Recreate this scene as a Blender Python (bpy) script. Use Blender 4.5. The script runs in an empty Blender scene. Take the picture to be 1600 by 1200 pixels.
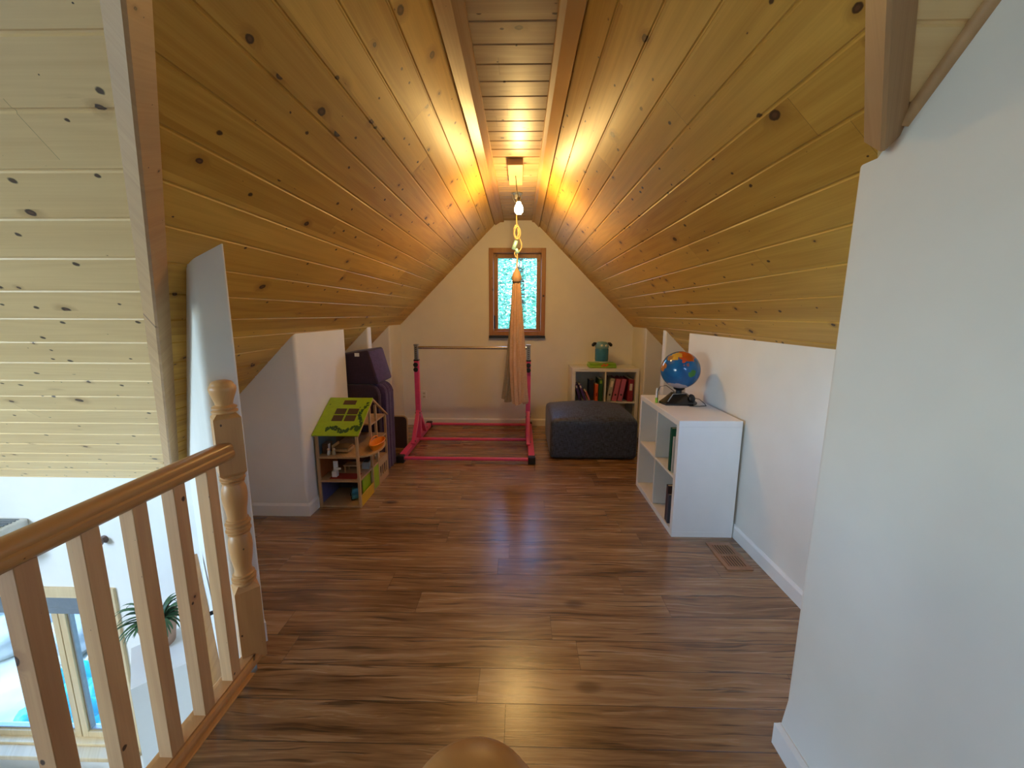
import bpy, bmesh, math, random
from mathutils import Vector, Matrix
random.seed(7)
PI = math.pi
sc = bpy.context.scene
C = sc.collection

# ------------------------------------------------------------------ camera, world, exposure
cam_d = bpy.data.cameras.new('camera')
cam = bpy.data.objects.new('camera', cam_d); C.objects.link(cam)
F_PX, PITCH, YAW, ROLL = 602.4, 0.1583, -0.0189, 0.0034
cam_d.sensor_fit = 'HORIZONTAL'; cam_d.sensor_width = 36.0
cam_d.lens = 36.0 * F_PX / 1600.0
cam_d.clip_start = 0.03; cam_d.clip_end = 200
cam_d.shift_x = -1.6 / 1600.0; cam_d.shift_y = (587.16 - 600.0) / 1600.0
cam.location = (0, 0, 1.41)
fw = Vector((math.sin(YAW) * math.cos(PITCH), math.cos(YAW) * math.cos(PITCH), -math.sin(PITCH)))
rt = Vector((math.cos(YAW), -math.sin(YAW), 0)); up = rt.cross(fw)
rt, up = rt * math.cos(ROLL) + up * math.sin(ROLL), up * math.cos(ROLL) - rt * math.sin(ROLL)
cam.rotation_euler = Matrix((rt, up, -fw)).transposed().to_euler()
sc.camera = cam

world = bpy.data.worlds.new('world'); sc.world = world; world.use_nodes = True
wn = world.node_tree.nodes; wl = world.node_tree.links
bg = wn['Background']
sky = wn.new('ShaderNodeTexSky'); sky.sky_type = 'NISHITA'; sky.sun_disc = False
sky.sun_elevation = math.radians(38); sky.sun_rotation = math.radians(200); sky.air_density = 1.0; sky.dust_density = 1.5
tint = wn.new('ShaderNodeMix'); tint.data_type = 'RGBA'; tint.blend_type = 'MULTIPLY'; tint.inputs[0].default_value = 1.0
tint.inputs[7].default_value = (0.70, 0.97, 1.30, 1)
wl.new(sky.outputs[0], tint.inputs[6]); wl.new(tint.outputs[2], bg.inputs[0]); bg.inputs[1].default_value = 2.1
BULB = 430.0
sc.view_settings.view_transform = 'Standard'; sc.view_settings.look = 'None'
sc.view_settings.exposure = 0.22; sc.view_settings.gamma = 1.0; sc.view_settings.use_curve_mapping = False
sc.cycles.use_denoising = True
sc.cycles.max_bounces = 10; sc.cycles.diffuse_bounces = 6; sc.cycles.glossy_bounces = 4
sc.cycles.transparent_max_bounces = 12
sc.cycles.sample_clamp_indirect = 6.0

def portal(name, loc, rot, sx, sy):
    d = bpy.data.lights.new(name, 'AREA'); d.shape = 'RECTANGLE'; d.size = sx; d.size_y = sy
    d.cycles.is_portal = True
    o = bpy.data.objects.new(name, d); C.objects.link(o); o.location = loc; o.rotation_euler = rot
    return o

# ------------------------------------------------------------------ node helpers
def S2L(c):
    return tuple(((x / 255) / 12.92 if x / 255 <= 0.04045 else ((x / 255 + 0.055) / 1.055) ** 2.4) for x in c) + (1,)

class NT:
    def __init__(s, name):
        s.m = bpy.data.materials.new(name); s.m.use_nodes = True
        s.t = s.m.node_tree; s.b = s.t.nodes['Principled BSDF']
    def n(s, typ, **kw):
        nd = s.t.nodes.new(typ)
        for k, v in kw.items():
            setattr(nd, k, v)
        return nd
    def link(s, a, b): s.t.links.new(a, b)
    def put(s, sock, v):
        if hasattr(v, 'is_linked') or isinstance(v, bpy.types.NodeSocket): s.link(v, sock)
        else: sock.default_value = v
    def math(s, op, a, b=0.0, c=0.0, clamp=False):
        nd = s.n('ShaderNodeMath', operation=op); nd.use_clamp = clamp
        s.put(nd.inputs[0], a); s.put(nd.inputs[1], b); s.put(nd.inputs[2], c)
        return nd.outputs[0]
    def comb(s, x, y, z=0.0):
        nd = s.n('ShaderNodeCombineXYZ'); s.put(nd.inputs[0], x); s.put(nd.inputs[1], y); s.put(nd.inputs[2], z)
        return nd.outputs[0]
    def sep(s, v):
        nd = s.n('ShaderNodeSeparateXYZ'); s.link(v, nd.inputs[0]); return nd.outputs
    def noise(s, vec, scale=1.0, detail=2.0, rough=0.5):
        nd = s.n('ShaderNodeTexNoise'); s.link(vec, nd.inputs['Vector']); nd.inputs['Scale'].default_value = scale
        nd.inputs['Detail'].default_value = detail; nd.inputs['Roughness'].default_value = rough
        return nd.outputs[0]
    def white(s, vec):
        nd = s.n('ShaderNodeTexWhiteNoise', noise_dimensions='3D'); s.link(vec, nd.inputs['Vector']); return nd.outputs
    def ramp(s, f, stops):
        nd = s.n('ShaderNodeValToRGB'); e = nd.color_ramp.elements
        while len(e) < len(stops): e.new(0.5)
        for i, (p, c) in enumerate(stops):
            e[i].position = p; e[i].color = c if len(c) == 4 else tuple(c) + (1,)
        s.link(f, nd.inputs[0]); return nd.outputs[0]
    def mix(s, f, a, b, mode='MIX'):
        nd = s.n('ShaderNodeMix', data_type='RGBA', blend_type=mode)
        s.put(nd.inputs[0], f); s.put(nd.inputs[6], a); s.put(nd.inputs[7], b)
        return nd.outputs[2]
    def smooth(s, v, lo, hi, a=0.0, b=1.0):
        nd = s.n('ShaderNodeMapRange', interpolation_type='SMOOTHSTEP')
        s.put(nd.inputs[0], v); s.put(nd.inputs[1], lo); s.put(nd.inputs[2], hi)
        s.put(nd.inputs[3], a); s.put(nd.inputs[4], b); return nd.outputs[0]
    def bump(s, h, strength=0.3, dist=0.002):
        nd = s.n('ShaderNodeBump'); nd.inputs['Strength'].default_value = strength
        nd.inputs['Distance'].default_value = dist; s.link(h, nd.inputs['Height'])
        s.link(nd.outputs[0], s.b.inputs['Normal'])
    def base(s, c): s.put(s.b.inputs['Base Color'], c)
    def rough(s, r): s.put(s.b.inputs['Roughness'], r)

def pine(name, light, dark, rough=0.33, W=0.134, use_uv=True, axis='Z', knots=1.0, board_var=0.5, L=3.1):
    """knotty pine: grain runs along u"""
    s = NT(name)
    tc = s.n('ShaderNodeTexCoord')
    if use_uv:
        x, y, z = s.sep(tc.outputs['UV'])
        u, v = x, y
        bi = s.math('FLOOR', s.math('DIVIDE', s.math('ADD', v, 1e-4), W))
        r1 = s.white(s.comb(bi, 3.1, 0.0))[0]
        seg = s.math('ADD', s.math('DIVIDE', u, L), s.math('MULTIPLY', r1, 7.0))
        si = s.math('FLOOR', seg)
        w = s.white(s.comb(bi, si, 5.0))
        rnd, rcol = w[0], w[1]
        fr = s.math('FRACT', seg)
        joint = s.math('MULTIPLY', s.math('LESS_THAN', s.math('MULTIPLY', fr, L), 0.0016), 0.5)
        third = s.math('MULTIPLY', rnd, 37.0)
    else:
        x, y, z = s.sep(tc.outputs['Object'])
        oi = s.n('ShaderNodeObjectInfo').outputs['Random']
        d = {'Z': (z, x, y), 'X': (x, y, z), 'Y': (y, x, z)}[axis]
        u = s.math('ADD', d[0], s.math('MULTIPLY', oi, 13.0)); v = s.math('ADD', d[1], s.math('MULTIPLY', d[2], 0.83))
        rnd = oi; joint = 0.0; third = s.math('MULTIPLY', oi, 37.0)
    wob = s.math('MULTIPLY', s.math('SUBTRACT', s.noise(s.comb(u, v, third), 70.0, 2.0), 0.5), 0.006)
    P = s.comb(s.math('ADD', s.math('MULTIPLY', u, 0.80), s.math('ADD', third, wob)), s.math('ADD', s.math('MULTIPLY', v, 1.1), s.math('ADD', s.math('MULTIPLY', rnd, 5.0), wob)))
    vo = s.n('ShaderNodeTexVoronoi', feature='F1', voronoi_dimensions='2D'); s.link(P, vo.inputs['Vector']); vo.inputs['Scale'].default_value = 4.2
    kd = s.math('DIVIDE', vo.outputs['Distance'], 4.2)
    kr = s.sep(vo.outputs['Color'])[0]
    rad = s.smooth(kr, 0.36, 1.10, 0.0, 0.0175 * knots)
    vo2 = s.n('ShaderNodeTexVoronoi', feature='F1', voronoi_dimensions='2D'); s.link(P, vo2.inputs['Vector']); vo2.inputs['Scale'].default_value = 9.5
    kd2 = s.math('DIVIDE', vo2.outputs['Distance'], 9.5)
    rad2 = s.smooth(s.sep(vo2.outputs['Color'])[1], 0.45, 1.05, 0.0, 0.0092 * knots)
    ratio = s.math('DIVIDE', kd, s.math('ADD', rad, 1e-5))
    ratio2 = s.math('DIVIDE', kd2, s.math('ADD', rad2, 1e-5))
    core = s.math('MAXIMUM', s.smooth(ratio, 0.8, 1.1, 1.0, 0.0), s.smooth(ratio2, 0.7, 1.2, 1.0, 0.0))
    halo = s.smooth(ratio, 1.0, 3.4, 1.0, 0.0)
    eye = s.smooth(ratio, 0.25, 0.6, 1.0, 0.0)
    # grain, bent around the knots
    vb = s.math('ADD', v, s.math('MULTIPLY', halo, 0.03))
    big = s.noise(s.comb(s.math('MULTIPLY', u, 0.55), s.math('MULTIPLY', vb, 6.0), third), 1.0, 2.0)
    rings = s.math('SINE', s.math('ADD', s.math('MULTIPLY', big, 60.0), s.math('MULTIPLY', vb, 60.0)))
    fine = s.noise(s.comb(s.math('MULTIPLY', u, 3.0), s.math('MULTIPLY', vb, 190.0), third), 1.0, 3.0)
    broad = s.noise(s.comb(s.math('MULTIPLY', u, 0.8), s.math('MULTIPLY', v, 17.0), third), 1.0, 4.0)
    g = s.math('ADD', s.math('MULTIPLY', rings, 0.07), s.math('MULTIPLY', fine, 0.36))
    g = s.math('ADD', g, s.math('MULTIPLY', broad, 0.62))
    g = s.math('ADD', g, s.math('MULTIPLY', s.math('SUBTRACT', rnd, 0.5), board_var))
    col = s.ramp(g, [(0.12, light), (0.85, dark)])
    kcol = s.mix(eye, (0.032, 0.009, 0.005, 1), (0.10, 0.04, 0.022, 1))
    col = s.mix(s.math('MULTIPLY', halo, 0.42), col, tuple(c * f for c, f in zip(dark[:3], (0.55, 0.42, 0.35))) + (1,))
    col = s.mix(s.math('MULTIPLY', core, 0.93), col, kcol)
    if use_uv: col = s.mix(joint, col, (0.05, 0.025, 0.012, 1))
    s.base(col); s.rough(s.math('ADD', rough, s.math('MULTIPLY', fine, 0.08)))
    s.bump(s.math('ADD', fine, s.math('MULTIPLY', rings, 0.15)), 0.12, 0.0012)
    return s.m

def laminate():
    s = NT('laminate plank floor'); tc = s.n('ShaderNodeTexCoord'); x, y, z = s.sep(tc.outputs['Object'])
    Wd, L = 0.142, 1.22
    yy = s.math('ADD', s.math('SUBTRACT', y, 1.206), 10 * Wd)
    q = s.math('DIVIDE', yy, Wd); bi = s.math('FLOOR', q); fy = s.math('FRACT', q)
    r1 = s.white(s.comb(bi, 1.7, 0))[0]
    seg = s.math('ADD', s.math('DIVIDE', x, L), s.math('MULTIPLY', r1, 5.0)); si = s.math('FLOOR', seg); fx = s.math('FRACT', seg)
    w = s.white(s.comb(bi, si, 2.0)); rnd = w[0]
    third = s.math('MULTIPLY', rnd, 50.0)
    warp = s.noise(s.comb(s.math('MULTIPLY', x, 1.3), s.math('MULTIPLY', y, 5.0), third), 1.0, 3.0)
    yv = s.math('ADD', y, s.math('MULTIPLY', warp, 0.11))
    streak = s.noise(s.comb(s.math('MULTIPLY', x, 2.2), s.math('MULTIPLY', yv, 52.0), third), 1.0, 4.0, 0.62)
    fine = s.noise(s.comb(s.math('MULTIPLY', x, 9.0), s.math('MULTIPLY', y, 260.0), third), 1.0, 3.0)
    blot = s.noise(s.comb(s.math('MULTIPLY', x, 1.6), s.math('MULTIPLY', y, 11.0), third), 1.0, 3.0)
    crack = s.smooth(s.noise(s.comb(s.math('MULTIPLY', x, 2.6), s.math('MULTIPLY', yv, 75.0), third), 1.0, 2.0), 0.60, 0.70)
    g = s.math('ADD', s.math('MULTIPLY', streak, 0.66), s.math('MULTIPLY', blot, 0.48))
    g = s.math('SUBTRACT', g, 0.07)
    g = s.math('ADD', g, s.math('MULTIPLY', s.math('SUBTRACT', fine, 0.5), 0.24))
    g = s.math('ADD', g, s.math('MULTIPLY', s.math('SUBTRACT', rnd, 0.5), 0.10))
    col = s.ramp(g, [(0.28, (0.088, 0.039, 0.015)), (0.44, (0.230, 0.118, 0.047)), (0.58, (0.350, 0.200, 0.087)), (0.76, (0.49, 0.31, 0.155))])
    col = s.mix(s.math('MULTIPLY', crack, 0.72), col, (0.022, 0.009, 0.005, 1))
    vo = s.n('ShaderNodeTexVoronoi', feature='F1'); s.link(s.comb(x, s.math('MULTIPLY', y, 2.1), third), vo.inputs['Vector']); vo.inputs['Scale'].default_value = 2.3
    kn = s.math('MULTIPLY', s.smooth(vo.outputs['Distance'], 0.05, 0.17, 1.0, 0.0), s.math('GREATER_THAN', s.sep(vo.outputs['Color'])[0], 0.55))
    col = s.mix(s.math('MULTIPLY', kn, 0.65), col, (0.03, 0.012, 0.006, 1))
    ey = s.math('MINIMUM', s.math('MULTIPLY', fy, Wd), s.math('MULTIPLY', s.math('SUBTRACT', 1.0, fy), Wd))
    ex = s.math('MULTIPLY', fx, L)
    e = s.math('MINIMUM', ey, ex)
    seam = s.smooth(e, 0.0006, 0.0022, 1.0, 0.0)
    col = s.mix(s.math('MULTIPLY', seam, 0.8), col, (0.012, 0.006, 0.004, 1))
    s.base(col)
    s.rough(s.math('ADD', 0.20, s.math('MULTIPLY', streak, 0.12)))
    h = s.math('ADD', s.math('MULTIPLY', streak, 0.6), s.math('MULTIPLY', fine, 0.25))
    wav = s.noise(s.comb(s.math('MULTIPLY', x, 4.0), s.math('MULTIPLY', y, 40.0), third), 1.0, 2.0)
    h = s.math('ADD', h, wav)
    h = s.math('SUBTRACT', h, s.math('MULTIPLY', seam, 1.5))
    s.b.inputs['Coat Weight'].default_value = 0.7; s.b.inputs['Coat Roughness'].default_value = 0.27
    s.bump(h, 0.35, 0.0011)
    return s.m

def plain(name, rgb, rough=0.5, metal=0.0, var=0.06, scale=30.0, bump=0.0, spec=None, srgb=True):
    s = NT(name); tc = s.n('ShaderNodeTexCoord')
    c = S2L(rgb) if srgb else tuple(rgb) + (1,)
    nz = s.noise(tc.outputs['Object'], scale, 3.0)
    a = tuple(min(1, k * (1 + var)) for k in c[:3]) + (1,); b = tuple(k * (1 - var) for k in c[:3]) + (1,)
    s.base(s.ramp(nz, [(0.3, a), (0.7, b)])); s.rough(rough); s.b.inputs['Metallic'].default_value = metal
    if bump: s.bump(nz, bump, 0.001)
    return s.m

def fabric(name, rgb, rgb2, scale=420.0, rough=0.9, bump=0.4):
    s = NT(name); tc = s.n('ShaderNodeTexCoord'); x, y, z = s.sep(tc.outputs['Object'])
    a = s.noise(s.comb(s.math('MULTIPLY', x, scale), s.math('MULTIPLY', y, scale * 0.12), s.math('MULTIPLY', z, scale * 0.12)), 1.0, 2.0)
    b = s.noise(s.comb(s.math('MULTIPLY', x, scale * 0.12), s.math('MULTIPLY', y, scale), s.math('MULTIPLY', z, scale)), 1.0, 2.0)
    g = s.math('MULTIPLY', s.math('ADD', a, b), 0.5)
    s.base(s.ramp(g, [(0.38, S2L(rgb)), (0.62, S2L(rgb2))])); s.rough(rough)
    s.b.inputs['Sheen Weight'].default_value = 0.15
    s.bump(g, bump, 0.001); return s.m

def emit(name, rgb, strength):
    s = NT(name); s.b.inputs['Emission Color'].default_value = tuple(rgb) + (1,)
    s.b.inputs['Emission Strength'].default_value = strength; s.base(tuple(rgb) + (1,)); return s.m

def glass(name):
    m = bpy.data.materials.new(name); m.use_nodes = True; t = m.node_tree; t.nodes.clear()
    o = t.nodes.new('ShaderNodeOutputMaterial'); mx = t.nodes.new('ShaderNodeMixShader'); tr = t.nodes.new('ShaderNodeBsdfTransparent')
    gl = t.nodes.new('ShaderNodeBsdfGlossy'); gl.inputs['Roughness'].default_value = 0.02; mx.inputs[0].default_value = 0.06
    tr.inputs[0].default_value = (0.94, 0.98, 0.97, 1)
    t.links.new(tr.outputs[0], mx.inputs[1]); t.links.new(gl.outputs[0], mx.inputs[2]); t.links.new(mx.outputs[0], o.inputs[0])
    return m

M = {}
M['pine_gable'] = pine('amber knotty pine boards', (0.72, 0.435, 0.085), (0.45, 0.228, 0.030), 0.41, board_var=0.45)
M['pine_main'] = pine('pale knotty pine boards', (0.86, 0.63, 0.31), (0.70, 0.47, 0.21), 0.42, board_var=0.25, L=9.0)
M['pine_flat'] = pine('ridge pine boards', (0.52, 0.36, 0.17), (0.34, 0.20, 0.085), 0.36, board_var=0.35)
M['beam'] = pine('planed fir beam', (0.53, 0.33, 0.16), (0.37, 0.21, 0.095), 0.45, use_uv=False, axis='Y', knots=0.3)
M['trim_y'] = pine('pine trim lengthwise', (0.60, 0.37, 0.14), (0.38, 0.19, 0.06), 0.35, use_uv=False, axis='Y', knots=0.35)
M['baluster'] = pine('baluster pine', (0.66, 0.39, 0.18), (0.42, 0.21, 0.09), 0.38, use_uv=False, axis='Z', knots=0.75)
M['newel'] = pine('turned pine', (0.62, 0.33, 0.12), (0.46, 0.21, 0.065), 0.35, use_uv=False, axis='Z', knots=0.5)
M['rail'] = pine('varnished fir handrail', (0.50, 0.25, 0.085), (0.30, 0.125, 0.04), 0.25, use_uv=False, axis='Y', knots=0.2)
M['winwood'] = pine('stained window wood', (0.44, 0.21, 0.065), (0.28, 0.115, 0.034), 0.35, use_uv=False, axis='Z', knots=0.6)
M['winpale'] = pine('pale window wood', (0.70, 0.55, 0.32), (0.52, 0.37, 0.2), 0.4, use_uv=False, axis='Z', knots=0.2)
M['toywood'] = pine('toy birch wood', (0.58, 0.38, 0.19), (0.42, 0.25, 0.11), 0.5, use_uv=False, axis='Z', knots=0.0)
M['vent'] = pine('oak vent wood', (0.42, 0.23, 0.12), (0.27, 0.13, 0.065), 0.4, use_uv=False, axis='Y', knots=0.0)
M['floor'] = laminate()
M['wall'] = plain('painted drywall', (228, 226, 218), 0.75, var=0.02, scale=6.0, bump=0.05)
M['white_trim'] = plain('white semi gloss trim', (232, 231, 226), 0.38, var=0.015, scale=8)
M['melamine'] = plain('white melamine', (226, 225, 220), 0.35, var=0.015, scale=8)
M['chrome'] = plain('brushed steel', (200, 200, 200), 0.22, metal=1.0)
M['steel'] = plain('perforated grey steel', (150, 152, 154), 0.4, metal=0.7)
M['pink'] = plain('hot pink powder coat', (222, 76, 122), 0.35, var=0.05)
M['black'] = plain('black plastic', (22, 22, 24), 0.4)
M['black_gloss'] = plain('glossy black plastic', (16, 15, 17), 0.18)
M['purple'] = fabric('purple suede', (60, 40, 72), (82, 58, 96), 160, bump=0.15)
M['purple_shaded'] = fabric('shaded purple suede', (40, 24, 42), (54, 32, 52), 160, bump=0.15)  # same purple suede with the shade of the front faces put into its colour
M['ottoman'] = fabric('charcoal blue tweed', (16, 18, 24), (78, 90, 108), 190, 0.5)
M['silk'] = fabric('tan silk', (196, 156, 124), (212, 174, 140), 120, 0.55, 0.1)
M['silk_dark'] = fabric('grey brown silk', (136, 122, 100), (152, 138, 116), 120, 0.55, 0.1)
M['rope'] = plain('cream rope', (216, 190, 140), 0.8, var=0.2, scale=160, bump=0.5)
M['cord'] = plain('dark cable', (30, 26, 24), 0.5)
M['bulbm'] = emit('glowing bulb', (1.0, 0.64, 0.22), BULB)
M['glass'] = glass('window glass')
M['green'] = plain('lime green paint', (150, 182, 20), 0.45)
M['vine'] = plain('dark green paint', (42, 84, 26), 0.5)
M['brownpane'] = plain('brown painted panes', (74, 52, 28), 0.5)
M['orange'] = plain('orange plastic', (236, 142, 24), 0.45)
M['yellow'] = plain('yellow paint', (214, 170, 24), 0.5)
M['teal'] = plain('teal plastic', (70, 140, 156), 0.35)
M['redfelt'] = plain('red felt', (150, 46, 26), 0.9)
M['lilac'] = plain('lilac paint', (96, 92, 130), 0.6)
M['darkpanel'] = plain('dark brown board', (66, 44, 34), 0.5)
M['plywood'] = plain('plywood edge', (196, 164, 120), 0.5)
M['limecase'] = plain('lime plastic', (136, 180, 44), 0.35)
M['darkblind'] = plain('grey blind housing', (112, 120, 126), 0.4)
M['alu'] = plain('aluminium weatherstrip', (150, 150, 150), 0.4, metal=0.6)
M['leaf'] = plain('plant leaves', (58, 92, 58), 0.5, var=0.35, scale=15)
M['pot'] = plain('terracotta pot', (168, 134, 112), 0.7)
M['soil'] = plain('potting soil', (40, 30, 24), 0.95)
M['ac'] = plain('white appliance plastic', (206, 206, 200), 0.45)
M['stone'] = plain('pale stone', (130, 130, 126), 0.9, var=0.25, scale=3, bump=0.6)
M['tarp'] = plain('turquoise tarpaulin', (20, 150, 160), 0.45, var=0.25, scale=4)
M['bushleaf'] = plain('bush leaves', (96, 150, 60), 0.6, var=0.35, scale=3)
M['treeleaf'] = plain('bluish green foliage', (108, 172, 140), 0.6, var=0.6, scale=5)
M['bark'] = plain('tree bark', (70, 58, 48), 0.9, var=0.3, scale=8, bump=0.6)
M['subfloor'] = plain('lower floor boards', (160, 138, 106), 0.5, var=0.1, scale=4)

# ------------------------------------------------------------------ mesh helpers
def obj(name, bm, mat, parent=None, smooth=False, loc=None):
    me = bpy.data.meshes.new(name)
    bmesh.ops.recalc_face_normals(bm, faces=bm.faces)
    bm.to_mesh(me); bm.free()
    o = bpy.data.objects.new(name, me); C.objects.link(o)
    for m in (mat if isinstance(mat, (list, tuple)) else [mat]): me.materials.append(m)
    if smooth:
        me.shade_smooth() if smooth is True else me.shade_smooth()
        if smooth == 'auto':
            me.set_sharp_from_angle(angle=math.radians(38))
    if parent: o.parent = parent
    if loc: o.location = loc
    return o
def tag(o, label, cat, group=None, kind=None):
    o['label'] = label; o['category'] = cat
    if group: o['group'] = group
    if kind: o['kind'] = kind
    return o
def thing(name, label, cat, loc=(0, 0, 0), rotz=0.0, group=None, kind=None):
    o = bpy.data.objects.new(name, None); C.objects.link(o); o.empty_display_size = 0.1
    o.location = loc; o.rotation_euler = (0, 0, rotz)
    return tag(o, label, cat, group, kind)
def struct(name, bm, mat, smooth=False, label=None):
    o = obj(name, bm, mat, None, smooth); o['kind'] = 'structure'
    if label: o['label'] = label; o['category'] = name.split('_')[0]
    return o
def dup(root, loc=None, rotz=None, label=None):
    r = root.copy(); C.objects.link(r)
    if loc is not None: r.location = loc
    if rotz is not None: r.rotation_euler = (0, 0, rotz)
    if label: r['label'] = label
    for ch in root.children:
        c = ch.copy(); C.objects.link(c); c.parent = r
        for g in ch.children:
            d = g.copy(); C.objects.link(d); d.parent = c
    return r
def B(): return bmesh.new()
def box(bm, a, b, bev=0.0, mi=0, M4=None, seg=2):
    x0, y0, z0 = a; x1, y1, z1 = b
    vs = [bm.verts.new(p) for p in ((x0, y0, z0), (x1, y0, z0), (x1, y1, z0), (x0, y1, z0), (x0, y0, z1), (x1, y0, z1), (x1, y1, z1), (x0, y1, z1))]
    fs = [bm.faces.new([vs[i] for i in q]) for q in ((0, 3, 2, 1), (4, 5, 6, 7), (0, 1, 5, 4), (1, 2, 6, 5), (2, 3, 7, 6), (3, 0, 4, 7))]
    for f in fs: f.material_index = mi
    out = vs
    if bev:
        es = list({e for f in fs for e in f.edges})
        r = bmesh.ops.bevel(bm, geom=es, offset=bev, segments=seg, profile=0.5, affect='EDGES')
        out = list({v for f in r['faces'] for v in f.verts} | {v for v in vs if v.is_valid})
        for f in r['faces']: f.material_index = mi
    if M4 is not None:
        bmesh.ops.transform(bm, matrix=M4, verts=[v for v in out if v.is_valid])
    return bm
def prism(bm, pts, vec, mi=0):
    """polygon pts (3D) swept by vec"""
    vec = Vector(vec); a = [bm.verts.new(p) for p in pts]; b = [bm.verts.new(Vector(p) + vec) for p in pts]
    n = len(pts)
    fs = [bm.faces.new(a[::-1]), bm.faces.new(b)]
    for i in range(n): fs.append(bm.faces.new((a[i], a[(i + 1) % n], b[(i + 1) % n], b[i])))
    for f in fs: f.material_index = mi
    return bm
def tube(bm, path, r, seg=10, mi=0, cap=True, closed=False):
    path = [Vector(p) for p in path]; n = len(path); rings = []
    rr = r if isinstance(r, (list, tuple)) else [r] * n
    ref = None
    for i, p in enumerate(path):
        if closed: d = path[(i + 1) % n] - path[i - 1]
        else: d = path[min(i + 1, n - 1)] - path[max(i - 1, 0)]
        d.normalize()
        if ref is None: ref = Vector((0, 0, 1)) if abs(d.z) < 0.9 else Vector((1, 0, 0))
        s = d.cross(ref).normalized(); t = s.cross(d); ref = t
        rings.append([bm.verts.new(p + (s * math.cos(2 * PI * k / seg) + t * math.sin(2 * PI * k / seg)) * rr[i]) for k in range(seg)])
    m = n if closed else n - 1
    for i in range(m):
        a, b = rings[i], rings[(i + 1) % n]
        for k in range(seg):
            bm.faces.new((a[k], a[(k + 1) % seg], b[(k + 1) % seg], b[k])).material_index = mi
    if cap and not closed:
        bm.faces.new(rings[0][::-1]).material_index = mi; bm.faces.new(rings[-1]).material_index = mi
    return bm
def lathe(bm, prof, seg=32, c=(0, 0, 0), mi=0, cap=True, ph=0.0):
    rings = []
    for r, z in prof:
        rings.append([bm.verts.new((c[0] + r * math.cos(2 * PI * k / seg + ph), c[1] + r * math.sin(2 * PI * k / seg + ph), c[2] + z)) for k in range(seg)])
    for a, b in zip(rings, rings[1:]):
        for k in range(seg): bm.faces.new((a[k], a[(k + 1) % seg], b[(k + 1) % seg], b[k])).material_index = mi
    if cap:
        bm.faces.new(rings[0][::-1]).material_index = mi; bm.faces.new(rings[-1]).material_index = mi
    return bm
def loft_plan(bm, levels, cap_top=True):
    rings = []
    for pts, zf in levels:
        rings.append([bm.verts.new((x, y, zf(x, y) if callable(zf) else zf)) for x, y in pts])
    n = len(rings[0])
    for a, b in zip(rings, rings[1:]):
        for k in range(n):
            bm.faces.new((a[k], a[(k + 1) % n], b[(k + 1) % n], b[k]))
    bm.faces.new(rings[0][::-1])
    if cap_top: bm.faces.new(rings[-1])
    return bm
def arc(cx, cy, r, a0, a1, n=7):
    return [(cx + r * math.cos(math.radians(a0 + (a1 - a0) * i / n)), cy + r * math.sin(math.radians(a0 + (a1 - a0) * i / n))) for i in range(n + 1)]

# ------------------------------------------------------------------ roof planes
XA, ZA, SL, MC = -0.06, 2.7155, 1.008, 2.8085
ZF = 2.503; YB = 4.787; YFAR = 2.58; Y0 = MC - ZF; VB = MC - ZA
XE = 2.50
def zg(x): return ZA - SL * abs(x - XA)
def zm(y): return MC - y
def ztop(x, y):
    g, m = zg(x), zm(y)
    return min(max(g, m), ZF) if y > Y0 else max(m, g)
SQ = math.sqrt(1 + SL * SL)

def boards(name, O, U, V, Nin, seams, u0, u1, mat, W, gw=0.006, gd=0.004, uvoff=0.0):
    bm = B(); uvl = bm.loops.layers.uv.new('UVMap')
    O, U, V, Nin = map(Vector, (O, U, V, Nin))
    for i, (a, b) in enumerate(zip(seams, seams[1:])):
        if b - a < 0.02: continue
        prof = [(a, gd), (a + gw * 0.35, gd), (a + gw, 0), (b - gw, 0), (b - gw * 0.35, gd), (b, gd)]
        rows = []
        for v, d in prof:
            row = []
            for f in (u0, u1):
                u = f(v); row.append((bm.verts.new(O + U * u + V * v - Nin * d), u, v - a))
            rows.append(row)
        for p, q in zip(rows, rows[1:]):
            vs = [p[0], p[1], q[1], q[0]]
            f = bm.faces.new([t[0] for t in vs])
            for lp, t in zip(f.loops, vs): lp[uvl].uv = (t[1] + 20, (i + 40 + uvoff) * W + min(max(t[2], 0.0005), W - 0.0005))
    o = struct(name, bm, mat)
    return o

W = 0.1374
VS = (ZA - 1.871) * SQ / SL; VE = (XE - 0.01) * SQ
sg = [0.225 * SQ] + [VS + W * k for k in range(-8, 20) if 0.225 * SQ + 0.04 < VS + W * k < VE - 0.02] + [VE]
val = lambda v: VB + SL * (v / SQ)
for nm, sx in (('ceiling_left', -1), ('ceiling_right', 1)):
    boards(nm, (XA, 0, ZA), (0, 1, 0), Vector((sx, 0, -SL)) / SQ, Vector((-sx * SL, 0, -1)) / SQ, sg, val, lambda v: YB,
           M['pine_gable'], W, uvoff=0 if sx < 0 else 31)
r2 = math.sqrt(2)
WM = 0.1350
def mseams(y0, y1):
    k0 = [0.943 * r2 + WM * k for k in range(-40, 30)]
    return [y0 * r2] + [k for k in k0 if y0 * r2 + 0.02 < k < y1 * r2 - 0.02] + [y1 * r2]
xl = lambda v: XA - max(0.0, (v / r2 - VB) / SL)
xr = lambda v: XA + max(0.0, (v / r2 - VB) / SL)
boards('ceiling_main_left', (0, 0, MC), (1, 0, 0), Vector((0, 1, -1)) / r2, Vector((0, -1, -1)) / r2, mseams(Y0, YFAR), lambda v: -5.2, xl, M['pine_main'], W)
boards('ceiling_main_right', (0, 0, MC), (1, 0, 0), Vector((0, 1, -1)) / r2, Vector((0, -1, -1)) / r2, mseams(Y0, 1.06), xr, lambda v: 0.88, M['pine_main'], W, uvoff=9)
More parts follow.
